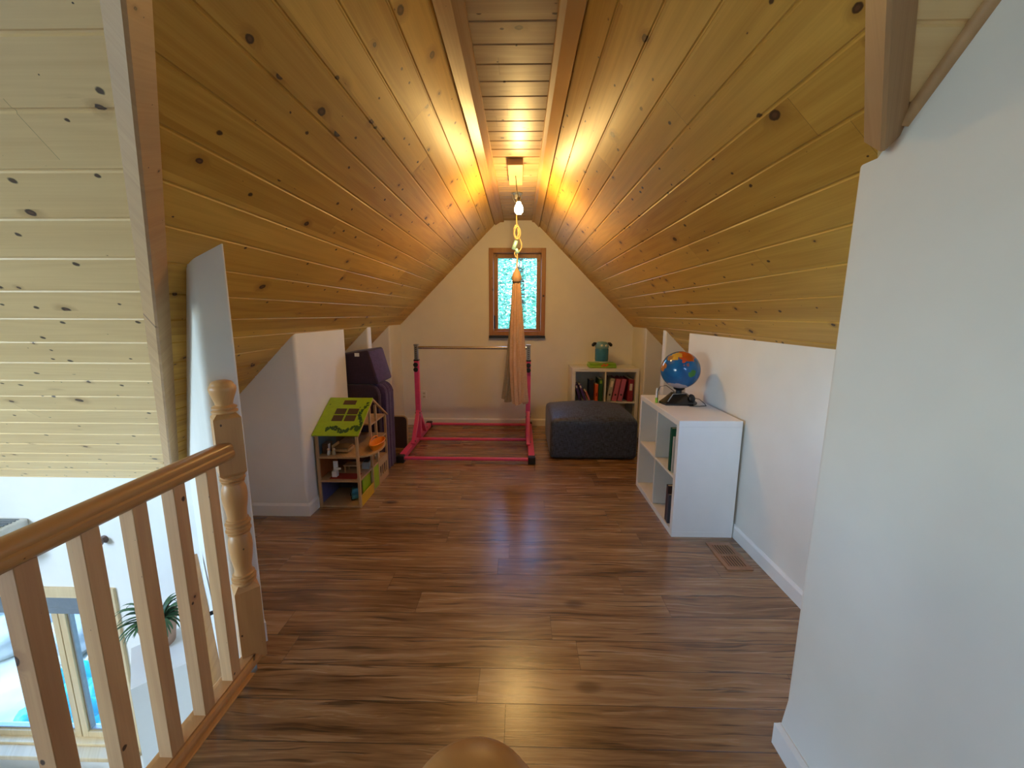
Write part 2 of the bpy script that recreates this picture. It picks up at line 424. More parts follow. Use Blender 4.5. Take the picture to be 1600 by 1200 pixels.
boards('ceiling_main_top', (0, 0, MC), (1, 0, 0), Vector((0, 1, -1)) / r2, Vector((0, -1, -1)) / r2, mseams(-1.5, Y0), lambda v: -5.2, lambda v: 0.88, M['pine_main'], W, uvoff=60)
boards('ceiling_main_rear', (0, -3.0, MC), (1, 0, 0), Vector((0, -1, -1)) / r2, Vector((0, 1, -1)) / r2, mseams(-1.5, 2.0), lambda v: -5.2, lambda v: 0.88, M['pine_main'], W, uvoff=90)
WF = 0.1272
fs = [Y0] + [1.648 + WF * (k - 12) for k in range(0, 40) if Y0 + 0.02 < 1.648 + WF * (k - 12) < YB - 0.02] + [YB]
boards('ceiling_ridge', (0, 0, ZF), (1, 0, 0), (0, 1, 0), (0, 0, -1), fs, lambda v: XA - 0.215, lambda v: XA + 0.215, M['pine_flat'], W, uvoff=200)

# trim boards along the ridge strip
def ridge_trim(name, xa, xb, zb):
    bm = B()
    s = -1 if xa < XA else 1
    o = XA + s * (abs(xb - XA) + 0.055)
    prism(bm, [(xa, 0.5, ZF + 0.002), (xa, 0.5, ZF - 0.014), (xa + s * 0.003, 0.5, ZF - 0.017), (xb, 0.5, ZF - 0.020), (o, 0.5, zg(o) - 0.018), (o + s * 0.006, 0.5, zg(o + s * 0.006) + 0.004), (xb, 0.5, zg(xb) + 0.02)], (0, YB - 0.5, 0))
    struct(name, bm, M['trim_y'])
ridge_trim('trim_1', -0.204, -0.25, 0); ridge_trim('trim_2', 0.1285, 0.155, 0)

# valley beams
def valley(name, sx, t0, t1, e1=0.055, e2=0.045, a=0.042, b=0.0):
    V0 = Vector((XA, VB, ZA)); D = Vector((sx, SL, -SL)); Dn = D.normalized()
    ng = Vector((sx * SL, 0, 1)).normalized(); nmn = Vector((0, 1, 1)).normalized()
    g = Dn.cross(ng).normalized(); m = Dn.cross(nmn).normalized()
    if g.x * sx > 0: g = -g
    if m.x * sx < 0: m = -m
    n = -(ng + nmn).normalized(); l = Dn.cross(n).normalized()
    if l.x * sx > 0: l = -l
    bm = B()
    p = [g * e1 - ng * 0.0 - n * 0.01, g * e1 + n * 0.006, n * a + l * (b + 0.004), n * a + l * (b - 0.004), m * e2 + n * 0.006, m * e2 - n * 0.01]
    ends = []
    for t in (t0, t1):
        ends.append([bm.verts.new(V0 + D * t + q) for q in p])
    for k in range(6): bm.faces.new((ends[0][k], ends[0][(k + 1) % 6], ends[1][(k + 1) % 6], ends[1][k]))
    bm.faces.new(ends[0][::-1]); bm.faces.new(ends[1])
    return struct(name, bm, M['beam'], label='planed wooden valley beam')
valley('trim_3', -1, 0.2, 2.42, 0.07, 0.018, 0.052, 0.015)
valley('trim_4', 1, 0.2, 0.895, 0.03, 0.052, 0.038, -0.012)
# round trim along the junction of right wall and near slope
bm = B(); tube(bm, [(0.862, -1.4, zm(-1.4) - 0.006), (0.862, 0.965, zm(0.965) - 0.006)], 0.016, 12)
struct('trim_5', bm, M['beam'], smooth='auto')
# back wall edge trim where slopes meet the end wall
# ------------------------------------------------------------------ floor
bm = B()
prism(bm, [(-1.045, -5, -0.02), (0.99, -5, -0.02), (0.99, 1.0, -0.02), (2.4, 1.0, -0.02), (2.4, YB + 0.1, -0.02), (-2.55, YB + 0.1, -0.02), (-2.55, 2.62, -0.02), (-2.34, 2.62, -0.02), (-1.06, 1.34, -0.02), (-1.045, 1.32, -0.02)], (0, 0, 0.02))
struct('floor', bm, M['floor'])
bm = B()
prism(bm, [(-1.15, -5, -0.32), (2.4, -5, -0.32), (2.4, YB + 0.1, -0.32), (-2.55, YB + 0.1, -0.32), (-2.55, 2.62, -0.32), (-2.37, 2.62, -0.32), (-1.15, 1.40, -0.32)], (0, 0, 0.298))
struct('floor_slab', bm, M['wall'])
bm = B(); box(bm, (-5.4, -5.1, -2.7), (2.4, 2.7, -2.6)); struct('floor_lower', bm, M['subfloor'])

# ------------------------------------------------------------------ walls
def bull(pts_sq, pts_arc, zt, z_lo=-0.02, top=None, cap=False, z1=0.10, z2=0.19):
    bm = B(); loft_plan(bm, [(pts_sq, z_lo), (pts_sq, z1), (pts_arc, z2), (pts_arc, zt)], cap_top=cap); return bm
# right wall with bullnose end
XR = 0.862; R = 0.022; YR = 1.083
a = arc(XR + R, YR - R, R, 180, 90)
rest = [(1.44, YR), (1.44, -5.0)]
plan_arc = [(XR, -5.0), (XR, -1.5), (XR, Y0), (XR, 0.99)] + a + rest
plan_sq = [(XR, -5.0), (XR, -1.5), (XR, Y0), (XR, 0.99)]
plan_sq = plan_sq + [(XR, YR)] * 8 + rest
def zright(x, y):
    if y < -1.5: return MC + y + 3.0
    return max(zm(y), zg(x)) if x < 1.0 else (zg(x) + 0.02 if y > 0 else 0.8)
struct('wall_right', bull(plan_sq, plan_arc, zright), M['wall'], smooth='auto')
# right knee wall, fin, corner pier
def block(name, pts, z0=-0.02, zt=None):
    bm = B(); loft_plan(bm, [(pts, z0), (pts, zt or (lambda x, y: zg(x) + 0.004))]); return struct(name, bm, M['wall'])
def pier(name, sx, xw, y0, y1, r=0.015, xo=2.3):
    n = 5
    if sx > 0:
        pts = arc(xw + r, y0 + r, r, 270, 180, n) + arc(xw + r, y1 - r, r, 180, 90, n) + [(xo, y1), (xo, y0)]
        sq = [(xw, y0)] * (n + 1) + [(xw, y1)] * (n + 1) + [(xo, y1), (xo, y0)]
    else:
        pts = arc(xw - r, y0 + r, r, 270, 360, n) + arc(xw - r, y1 - r, r, 0, 90, n) + [(xo, y1), (xo, y0)]
        sq = [(xw, y0)] * (n + 1) + [(xw, y1)] * (n + 1) + [(xo, y1), (xo, y0)]
    return struct(name, bull(sq, pts, lambda x, y: zg(x) + 0.004, cap=True), M['wall'], smooth='auto')
XKR, XKL = 1.382, -1.485
pier('wall_knee_right', 1, XKR, YR + 0.001, 3.205)
pier('wall_fin_right', 1, XKR, 3.71, 3.79)
pier('wall_pier_right', 1, XKR, 4.29, YB + 0.01)
pier('wall_knee_left', -1, XKL, 2.51, 3.246, xo=-2.25, r=0.022)
pier('wall_fin_left', -1, XKL, 3.735, 3.835, xo=-2.45)
pier('wall_pier_left', -1, XKL, 4.36, YB + 0.01, xo=-2.45)
bm = B(); box(bm, (2.28, YR, 0.0), (2.4, YB + 0.1, 0.42)); struct('wall_eave_right', bm, M['wall'])
bm = B(); box(bm, (-2.55, 2.75, 0.0), (-2.45, YB + 0.1, 0.34)); struct('wall_eave_left', bm, M['wall'])
# diagonal wall: s = x+y, d = x-y
def sd(s, d): return ((s + d) / 2, (s - d) / 2)
SF, SB, DE = 0.203, 0.362, -2.562
fr = 0.03
def diag_pts(r):
    c = sd(SF + r * r2, DE - r * r2)
    n = 6
    A_ = [(c[0] + r * math.cos(math.radians(t)), c[1] + r * math.sin(math.radians(t))) for t in [225 + 90 * i / n for i in range(n + 1)]]
    c2 = sd(SB - 0.008 * r2, DE - 0.008 * r2)
    B_ = [(c2[0] + 0.008 * math.cos(math.radians(t)), c2[1] + 0.008 * math.sin(math.radians(t))) for t in (315, 345, 15, 45)]
    return A_ + B_ + [(SB - 2.6, 2.6), (SF - 2.6, 2.6)]
pa = diag_pts(fr)
bm = B(); loft_plan(bm, [(pa, -2.6), (pa, lambda x, y: max(zg(x), 0.2) + 0.004)])
struct('wall_diagonal', bm, M['wall'], smooth='auto')

# back wall with window opening
WX0, WX1, WZ0, WZ1 = -0.346, 0.260, 1.165, 2.148
bm = B()
ZT = lambda x: min(zg(x), ZF) + 0.02
HWF = (ZA - ZF) / SL
prism(bm, [(-2.45, YB, -0.02), (WX0, YB, -0.02), (WX0, YB, ZT(WX0)), (-2.45, YB, ZT(-2.45))], (0, 0.16, 0))
prism(bm, [(WX1, YB, -0.02), (2.3, YB, -0.02), (2.3, YB, ZT(2.3)), (WX1, YB, ZT(WX1))], (0, 0.16, 0))
prism(bm, [(WX0, YB, -0.02), (WX1, YB, -0.02), (WX1, YB, WZ0), (WX0, YB, WZ0)], (0, 0.16, 0))
prism(bm, [(WX0, YB, WZ1), (WX1, YB, WZ1), (WX1, YB, ZT(WX1)), (XA + HWF, YB, ZF + 0.02), (XA - HWF, YB, ZF + 0.02), (WX0, YB, ZT(WX0))], (0, 0.16, 0))
struct('wall_back', bm, M['wall'])

# stairwell side far wall (y = 2.6), window opening
LX0, LX1, LZ0, LZ1 = -4.75, -3.135, -2.09, -0.72
bm = B()
for q in (((-5.3, -2.6), (LX0, 0.24)), ((LX1, -2.6), (-2.33, 0.24)), ((LX0, -2.6), (LX1, LZ0)), ((LX0, LZ1), (LX1, 0.24))):
    box(bm, (q[0][0], YFAR, q[0][1]), (q[1][0], YFAR + 0.16, q[1][1]))
struct('wall_far', bm, M['wall'])
# left gable end wall of the house with big windows (beyond the frame, brings the daylight)
XLW = -5.2
def rz(y): return zm(y) if y > -1.5 else MC + y + 3.0
holes = [(-4.2, -2.6, -2.0, -0.6), (-3.6, -1.7, 0.1, 2.2), (-1.5, 0.2, 0.1, 2.4)]
bm = B()
ys = sorted({-5.0, YFAR, -1.5} | {h[0] for h in holes} | {h[1] for h in holes})
for ya, yb in zip(ys, ys[1:]):
    ym = (ya + yb) / 2
    hs = sorted([(h[2], h[3]) for h in holes if h[0] < ym < h[1]])
    z = -2.6
    for h0, h1 in hs:
        box(bm, (XLW - 0.16, ya, z), (XLW, yb, h0)); z = h1
    prism(bm, [(XLW - 0.16, ya, z), (XLW - 0.16, yb, z), (XLW - 0.16, yb, rz(yb)), (XLW - 0.16, ya, rz(ya))], (0.16, 0, 0))
struct('wall_left', bm, M['wall'])
bm = B(); box(bm, (XLW, -5.12, -2.6), (0.99, -5.0, 0.8)); struct('wall_rear', bm, M['wall'])
bm = B(); box(bm, (2.3, -5.0, -2.6), (2.4, 2.7, -0.3)); struct('wall_lower_right', bm, M['wall'])
bm = B(); box(bm, (-2.29, 2.57, -2.6), (2.4, 2.7, -0.32)); struct('wall_lower_far', bm, M['wall'])
for i, h in enumerate(holes):
    portal('window_portal_%d' % i, (XLW - 0.08, (h[0] + h[1]) / 2, (h[2] + h[3]) / 2), (0, -PI / 2, 0), h[3] - h[2], h[1] - h[0])
    w = bpy.data.objects.new('window_%d' % (i + 3), None); C.objects.link(w); w['kind'] = 'structure'
    bm = B(); t = 0.06; y0, y1, z0, z1 = h
    box(bm, (XLW - 0.12, y0, z0), (XLW - 0.02, y0 + t, z1)); box(bm, (XLW - 0.12, y1 - t, z0), (XLW - 0.02, y1, z1))
    box(bm, (XLW - 0.12, y0 + t, z0), (XLW - 0.02, y1 - t, z0 + t)); box(bm, (XLW - 0.12, y0 + t, z1 - t), (XLW - 0.02, y1 - t, z1))
    obj('window_frame', bm, M['winpale'], w)
portal('window_portal_far', ((LX0 + LX1) / 2, YFAR + 0.1, (LZ0 + LZ1) / 2), (-PI / 2, 0, 0), LX1 - LX0, LZ1 - LZ0)
portal('window_portal_back', ((WX0 + WX1) / 2, YB + 0.12, (WZ0 + WZ1) / 2), (-PI / 2, 0, 0), WX1 - WX0, WZ1 - WZ0)

# ------------------------------------------------------------------ baseboards
def baseboard(name, pts, h=0.09, t=0.014, side=1):
    """pts: plan polyline; the board lies on its left side (side=1)"""
    bm = B(); n = len(pts); offs = []
    for k, p in enumerate(pts):
        p = Vector(p)
        ns = []
        if k > 0: d = (Vector(pts[k]) - Vector(pts[k - 1])).normalized(); ns.append(Vector((-d.y, d.x)) * side)
        if k < n - 1: d = (Vector(pts[k + 1]) - Vector(pts[k])).normalized(); ns.append(Vector((-d.y, d.x)) * side)
        m = sum(ns, Vector((0, 0))).normalized(); c = m.dot(ns[0])
        offs.append(m / c)
    rings = []
    for p, o in zip(pts, offs):
        p = Vector(p)
        rings.append([bm.verts.new((p.x + o.x * a, p.y + o.y * a, z)) for a, z in ((-0.002, 0.0), (t, 0.0), (t, h - 0.014), (t * 0.45, h - 0.004), (t * 0.3, h), (-0.002, h))])
    for a, b in zip(rings, rings[1:]):
        for k in range(6): bm.faces.new((a[k], a[(k + 1) % 6], b[(k + 1) % 6], b[k]))
    bm.faces.new(rings[0][::-1]); bm.faces.new(rings[-1])
    return struct(name, bm, M['white_trim'])
baseboard('baseboard_right', [(XR, -4.9), (XR, YR), (XKR - 0.014, YR)], side=1)
baseboard('baseboard_knee_right', [(XKR, YR + 0.015), (XKR, 3.205), (2.2, 3.205)], h=0.085, side=1)
baseboard('baseboard_pier_right', [(2.2, 4.29), (XKR, 4.29), (XKR, YB - 0.015)], side=1)
baseboard('baseboard_fin_right', [(2.2, 3.71), (XKR, 3.71), (XKR, 3.79), (2.2, 3.79)], side=1)
baseboard('baseboard_back', [(XKR, YB), (XKL, YB)], side=1)
baseboard('baseboard_pier_left', [(XKL, YB - 0.015), (XKL, 4.36), (-2.3, 4.36)], side=1)
baseboard('baseboard_fin_left', [(-2.3, 3.835), (XKL, 3.835), (XKL, 3.735), (-2.3, 3.735)], side=1)
baseboard('baseboard_knee_left', [(-2.3, 3.246), (XKL, 3.246), (XKL, 2.51), (-2.13, 2.51)], side=1)
bp0 = sd(SB, DE + 0.01); bp1 = sd(SB, -4.62)
baseboard('baseboard_diagonal', [bp1, bp0], side=-1)

# ------------------------------------------------------------------ window 1 (end wall)
w = bpy.data.objects.new('window_1', None); C.objects.link(w); w['kind'] = 'structure'
def ring(bm, x0, x1, z0, z1, t, ya, yb, bev=0.003):
    box(bm, (x0, ya, z0), (x0 + t, yb, z1), bev); box(bm, (x1 - t, ya, z0), (x1, yb, z1), bev)
    box(bm, (x0 + t, ya, z0), (x1 - t, yb, z0 + t), bev); box(bm, (x0 + t, ya, z1 - t), (x1 - t, yb, z1), bev)
bm = B(); ring(bm, -0.385, 0.299, 1.152, 2.190, 0.054, YB - 0.018, YB + 0.001); obj('casing', bm, M['winwood'], w)
bm = B(); ring(bm, WX0, WX1, WZ0, WZ1, 0.016, YB - 0.012, YB + 0.15); obj('jamb', bm, M['winwood'], w)
bm = B(); ring(bm, WX0 + 0.017, WX1 - 0.017, WZ0 + 0.017, WZ1 - 0.017, 0.05, YB + 0.05, YB + 0.10); obj('sash', bm, M['winwood'], w)
bm = B(); box(bm, (WX0 + 0.06, YB + 0.07, WZ0 + 0.06), (WX1 - 0.06, YB + 0.076, WZ1 - 0.06)); obj('glass', bm, M['glass'], w)
bm = B(); box(bm, (-0.387, YB - 0.05, 1.120), (0.301, YB - 0.0, 1.150), 0.002); obj('sill_ledge', bm, M['black'], w)
for xx in (-0.14, 0.075):
    bm = B(); tube(bm, [(xx - 0.012 + 0.0, YB + 0.045, WZ1 - 0.075), (xx, YB + 0.04, WZ1 - 0.09), (xx + 0.012, YB + 0.045, WZ1 - 0.075)], 0.004, 8); obj('hook', bm, M['black'], w)
bm = B(); box(bm, (WX0 + 0.018, YB + 0.03, WZ0 + 0.07), (WX0 + 0.034, YB + 0.05, WZ0 + 0.23), 0.003); obj('latch', bm, M['black'], w)
bm = B(); lathe(bm, [(0.0125, 0), (0.0125, 0.006)], 20); bmesh.ops.transform(bm, matrix=Matrix.Translation((0.275, YB - 0.018, 1.63)) @ Matrix.Rotation(PI / 2, 4, 'X'), verts=bm.verts)
obj('wood_knot', bm, M['darkpanel'], w)

# ------------------------------------------------------------------ window 2 (stairwell side)
w = bpy.data.objects.new('window_2', None); C.objects.link(w); w['kind'] = 'structure'
bm = B(); ring(bm, LX0 - 0.07, LX1 + 0.07, LZ0 - 0.07, LZ1 + 0.07, 0.07, YFAR - 0.02, YFAR + 0.002); obj('casing', bm, M['winpale'], w)
bm = B(); ring(bm, LX0, LX1, LZ0, LZ1, 0.02, YFAR - 0.01, YFAR + 0.15); obj('jamb', bm, M['winpale'], w)
XM = -3.615
for xa, xb in ((LX0 + 0.02, XM - 0.004), (XM + 0.004, LX1 - 0.02)):
    bm = B(); ring(bm, xa, xb, LZ0 + 0.02, LZ1 - 0.02, 0.05, YFAR + 0.04, YFAR + 0.10); obj('sash', bm, M['winpale'], w)
    bm = B(); ring(bm, xa + 0.055, xb - 0.055, LZ0 + 0.075, LZ1 - 0.075, 0.012, YFAR + 0.055, YFAR + 0.09); obj('gasket', bm, M['alu'], w)
    bm = B(); box(bm, (xa + 0.05, YFAR + 0.07, LZ0 + 0.07), (xb - 0.05, YFAR + 0.075, LZ1 - 0.07)); obj('glass', bm, M['glass'], w)
bm = B(); box(bm, (LX0 + 0.02, YFAR, LZ1 - 0.12), (LX1 - 0.02, YFAR + 0.05, LZ1 - 0.022), 0.008); box(bm, (LX0 + 0.03, YFAR + 0.005, LZ1 - 0.17), (LX1 - 0.03, YFAR + 0.03, LZ1 - 0.12), 0.003)
obj('blind_housing', bm, M['darkblind'], w)
bm = B(); box(bm, (LX0 - 0.09, YFAR - 0.10, LZ0 - 0.035), (LX1 + 0.09, YFAR + 0.005, LZ0 + 0.002), 0.006); obj('sill', bm, M['winpale'], w)

# ------------------------------------------------------------------ railing
XRAIL = -1.101
rail = thing('railing', 'wooden balcony railing with square pine balusters along the stairwell', 'railing', (XRAIL, 0, 0))
def railprof(bm, y0, y1):
    p = [(-0.018, 0.868), (0.018, 0.868), (0.024, 0.874), (0.031, 0.880), (0.034, 0.890), (0.033, 0.900), (0.028, 0.905), (0.030, 0.911), (0.029, 0.921), (0.021, 0.931), (0.008, 0.936), (-0.008, 0.936), (-0.021, 0.931), (-0.029, 0.921), (-0.030, 0.911), (-0.028, 0.905), (-0.033, 0.900), (-0.034, 0.890), (-0.031, 0.880), (-0.024, 0.874)]
    prism(bm, [(x, y0, z) for x, z in p], (0, y1 - y0, 0)); return bm
obj('handrail', railprof(B(), -1.2, 1.362), M['rail'], rail, smooth='auto')
bm = B(); prism(bm, [(-0.03, -1.2, 0.0), (0.036, -1.2, 0.0), (0.036, -1.2, 0.014), (0.030, -1.2, 0.024), (0.022, -1.2, 0.028), (0.022, -1.2, 0.036), (-0.022, -1.2, 0.036), (-0.022, -1.2, 0.028), (-0.03, -1.2, 0.024)], (0, 2.58, 0))
obj('shoe_rail', bm, M['newel'], rail)
bm = B(); box(bm, (-0.07, -1.2, -0.03), (0.056, 1.31, 0.001), 0.006); obj('nosing', bm, M['newel'], rail)
bal = None
for k in range(-16, 5):
    y = 0.748 + 0.128 * k
    if bal is None:
        bm = B(); box(bm, (-0.0215, -0.0215, 0.034), (0.0215, 0.0215, 0.872), 0.0015, seg=1)
        bal = obj('baluster', bm, M['baluster'], rail)
        bal.location = (0, y, 0)
    else:
        c = bal.copy(); C.objects.link(c); c.parent = rail; c.location = (0, y, 0)

def newel(loc, rotz, label):
    t = thing('newel_post', label, 'post', loc, rotz, None)
    h = 0.0425
    ZS = 0.985
    bm = B()
    def sq(z0, z1, c0=False, c1=False):
        lv = []
        if c0: lv += [(0.026, z0)]
        lv += [(h, z0 + (0.022 if c0 else 0)), (h, z1 - (0.022 if c1 else 0))]
        if c1: lv += [(0.026, z1)]
        rings = [[bm.verts.new((sx * r, sy * r, z * ZS)) for sx, sy in ((-1, -1), (1, -1), (1, 1), (-1, 1))] for r, z in lv]
        for a, b in zip(rings, rings[1:]):
            for k in range(4): bm.faces.new((a[k], a[(k + 1) % 4], b[(k + 1) % 4], b[k]))
        bm.faces.new(rings[0][::-1]); bm.faces.new(rings[-1])
    sq(0.0, 0.345, c1=True); obj('square_base', bm, M['newel'], t)
    bm = B(); sq(0.800, 1.062, c0=True, c1=True); obj('square_block', bm, M['newel'], t)
    def bead(z0, z1, r, d=0.006): return [(r - d, z0), (r, z0 + (z1 - z0) * 0.3), (r, z0 + (z1 - z0) * 0.7), (r - d, z1)]
    prof = [(0.030, 0.33), (0.036, 0.345)] + bead(0.348, 0.360, 0.041) + bead(0.362, 0.374, 0.042) + bead(0.376, 0.388, 0.038) + \
        [(0.030, 0.398), (0.029, 0.41), (0.032, 0.43), (0.037, 0.46), (0.0405, 0.50), (0.0395, 0.53), (0.034, 0.555)] + \
        bead(0.558, 0.568, 0.038) + bead(0.570, 0.582, 0.043) + bead(0.584, 0.596, 0.040) + bead(0.600, 0.612, 0.043) + bead(0.614, 0.624, 0.038) + \
        [(0.033, 0.632), (0.035, 0.66), (0.040, 0.69), (0.0425, 0.72), (0.041, 0.748), (0.036, 0.765), (0.034, 0.772)] + \
        bead(0.774, 0.784, 0.038) + bead(0.786, 0.798, 0.042) + bead(0.800, 0.812, 0.042) + [(0.030, 0.82)]
    bm = B(); lathe(bm, [(q[0], q[1] * ZS) for q in prof], 36); obj('turned_shaft', bm, M['newel'], t, smooth='auto')
    prof = [(0.030, 1.052)] + bead(1.056, 1.070, 0.0425) + bead(1.072, 1.084, 0.041) + [(0.028, 1.088), (0.030, 1.100), (0.036, 1.118), (0.0425, 1.138), (0.0445, 1.149), (0.0435, 1.158), (0.039, 1.163), (0.0375, 1.166), (0.0365, 1.171), (0.030, 1.178), (0.018, 1.182), (0.003, 1.1835)]
    bm = B(); lathe(bm, [(q[0] * 0.98, q[1] * ZS) for q in prof], 40); obj('finial', bm, M['newel'], t, smooth='auto')
    return t
newel((-1.111, 1.391, 0.0), PI / 4, 'turned pine newel post at the far end of the balcony railing')
newel((-0.024, 0.163, 0.0), 0.0, 'rounded wooden post top at the bottom edge, nearest the viewer')

# ------------------------------------------------------------------ pendant lamp
lamp = thing('pendant_lamp', 'bare glowing bulb hanging from a wooden ceiling block', 'lamp', (-0.0455, 3.17, ZF))
bm = B(); box(bm, (-0.0545, -0.218, -0.042), (0.0545, 0.218, 0.0), 0.002); obj('ceiling_block', bm, M['plywood'], lamp)
bm = B(); tube(bm, [(0, 0, -0.04), (0.010, 0, -0.14), (0.024, 0, -0.205)], 0.003, 8); obj('cable', bm, M['cord'], lamp)
bm = B(); lathe(bm, [(0.012, -0.235), (0.015, -0.215), (0.013, -0.2), (0.005, -0.197)], 16, (0.026, 0, 0)); obj('socket', bm, M['black'], lamp, smooth='auto')
bm = B(); lathe(bm, [(0.013, -0.232), (0.018, -0.245), (0.030, -0.268), (0.034, -0.288), (0.030, -0.308), (0.018, -0.320), (0.002, -0.323)], 24, (0.026, 0, 0)); obj('bulb', bm, M['bulbm'], lamp, smooth=True)

# ------------------------------------------------------------------ aerial silk hanging from a ceiling hook
silk = thing('aerial_silk', 'tan fabric sling hanging by a rope from the ceiling in front of the window', 'swing', (-0.040, 3.747, 0))
bm = B(); lathe(bm, [(0.052, ZF), (0.052, ZF - 0.006), (0.02, ZF - 0.010)], 28); box(bm, (-0.022, -0.008, ZF - 0.05), (0.022, 0.008, ZF - 0.005), 0.003)
tube(bm, [(-0.04, 0, ZF - 0.008), (-0.034, 0, ZF - 0.05), (-0.012, 0, ZF - 0.085)], 0.006, 8); tube(bm, [(0.04, 0, ZF - 0.008), (0.034, 0, ZF - 0.05), (0.012, 0, ZF - 0.085)], 0.006, 8)
obj('ceiling_bracket', bm, M['steel'], silk, smooth='auto')
bm = B(); tube(bm, [(0, 0, ZF - 0.05), (-0.004, 0, 2.3), (0, 0, 2.2)], 0.006, 8)
tube(bm, [(0.002, 0, 2.02), (0.006, 0, 1.93), (0.0, 0, 1.86), (0.002, 0, 1.79)], 0.0065, 8); 
for k in range(5):
    n = 22; ph = k * 1.3; pts = []
    for i in range(n):
        a_ = 2 * PI * i / n
        pts.append(((0.022 + 0.006 * math.sin(k)) * math.cos(a_) + 0.006 * math.sin(ph), 0.018 * math.cos(a_ + ph) * math.sin(ph * 1.7), 2.16 + 0.055 * math.sin(a_) + 0.012 * math.cos(k * 2.1)))
    tube(bm, pts, 0.006, 7, closed=True)
tube(bm, [(0.0, 0, 2.12), (0.03, 0.01, 2.10), (0.047, 0.01, 2.06), (0.042, 0, 2.02), (0.02, 0, 1.985), (0.008, 0, 1.97)], 0.0065, 8)
tube(bm, [(-0.008, 0, 2.0), (-0.02, 0, 1.97), (-0.012, 0, 1.945), (0.012, 0, 1.93)], 0.006, 8)
obj('rope', bm, M['rope'], silk, smooth=True)
bm = B(); box(bm, (-0.028, -0.012, -0.05), (0.012, 0.012, 0.04), 0.008, M4=Matrix.Translation((-0.008, 0, 2.05)) @ Matrix.Rotation(0.35, 4, 'Y'))
box(bm, (-0.018, -0.014, -0.025), (0.018, 0.014, 0.025), 0.008, M4=Matrix.Translation((0.002, 0, 1.995)) @ Matrix.Rotation(-0.4, 4, 'Y'))
obj('pulley', bm, plain('pale blue metal', (140, 186, 190), 0.35, metal=0.3), silk, smooth='auto')
bm = B(); lathe(bm, [(0.006, 1.845), (0.016, 1.83), (0.032, 1.80), (0.044, 1.765), (0.046, 1.735), (0.040, 1.716), (0.034, 1.706)], 28); obj('knot', bm, M['silk'], silk, smooth=True)
bm = B(); tube(bm, [(0.038 * math.cos(t), 0.038 * math.sin(t), 1.712 + 0.004 * math.sin(t)) for t in [2 * PI * i / 20 for i in range(20)]], 0.005, 7, closed=True); obj('tie', bm, M['cord'], silk, smooth=True)
def cloth(cxf, wf, df, z0, z1, npl, seed, n=120, rows=40, bot=0.02):
    bm = B(); rings = []; rr = random.Random(seed); ph = rr.random() * 6
    for i in range(rows + 1):
        f = i / rows; z = z0 + (z1 - z0) * f; R_ = []
        for k in range(n):
            a_ = 2 * PI * k / n
            pl = 1 + (0.14 + 0.12 * f) * math.sin(npl * a_ + ph + 1.8 * f) + 0.09 * math.sin((npl * 0.5 + 2) * a_ + seed + 2.3 * f)
            zz = z + (bot * math.sin(2 * a_ + seed) * f ** 6)
            R_.append(bm.verts.new((cxf(f) + wf(f) * math.cos(a_) * pl, df(f) * math.sin(a_) * pl, zz)))
        rings.append(R_)
    for a, b in zip(rings, rings[1:]):
        for k in range(n): bm.faces.new((a[k], a[(k + 1) % n], b[(k + 1) % n], b[k]))
    bm.faces.new(rings[0]); return bm
lerp = lambda a, b, f: a + (b - a) * f
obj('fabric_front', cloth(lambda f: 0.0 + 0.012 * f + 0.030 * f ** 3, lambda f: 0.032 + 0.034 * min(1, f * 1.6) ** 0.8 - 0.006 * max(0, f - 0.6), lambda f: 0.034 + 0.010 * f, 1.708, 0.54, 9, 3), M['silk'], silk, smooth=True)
obj('fabric_rear', cloth(lambda f: -0.01 - 0.070 * f ** 1.5, lambda f: 0.030 + 0.026 * f, lambda f: 0.022 + 0.01 * f, 1.70, 0.56, 7, 8), M['silk_dark'], silk, smooth=True, loc=(0, 0.035, 0))

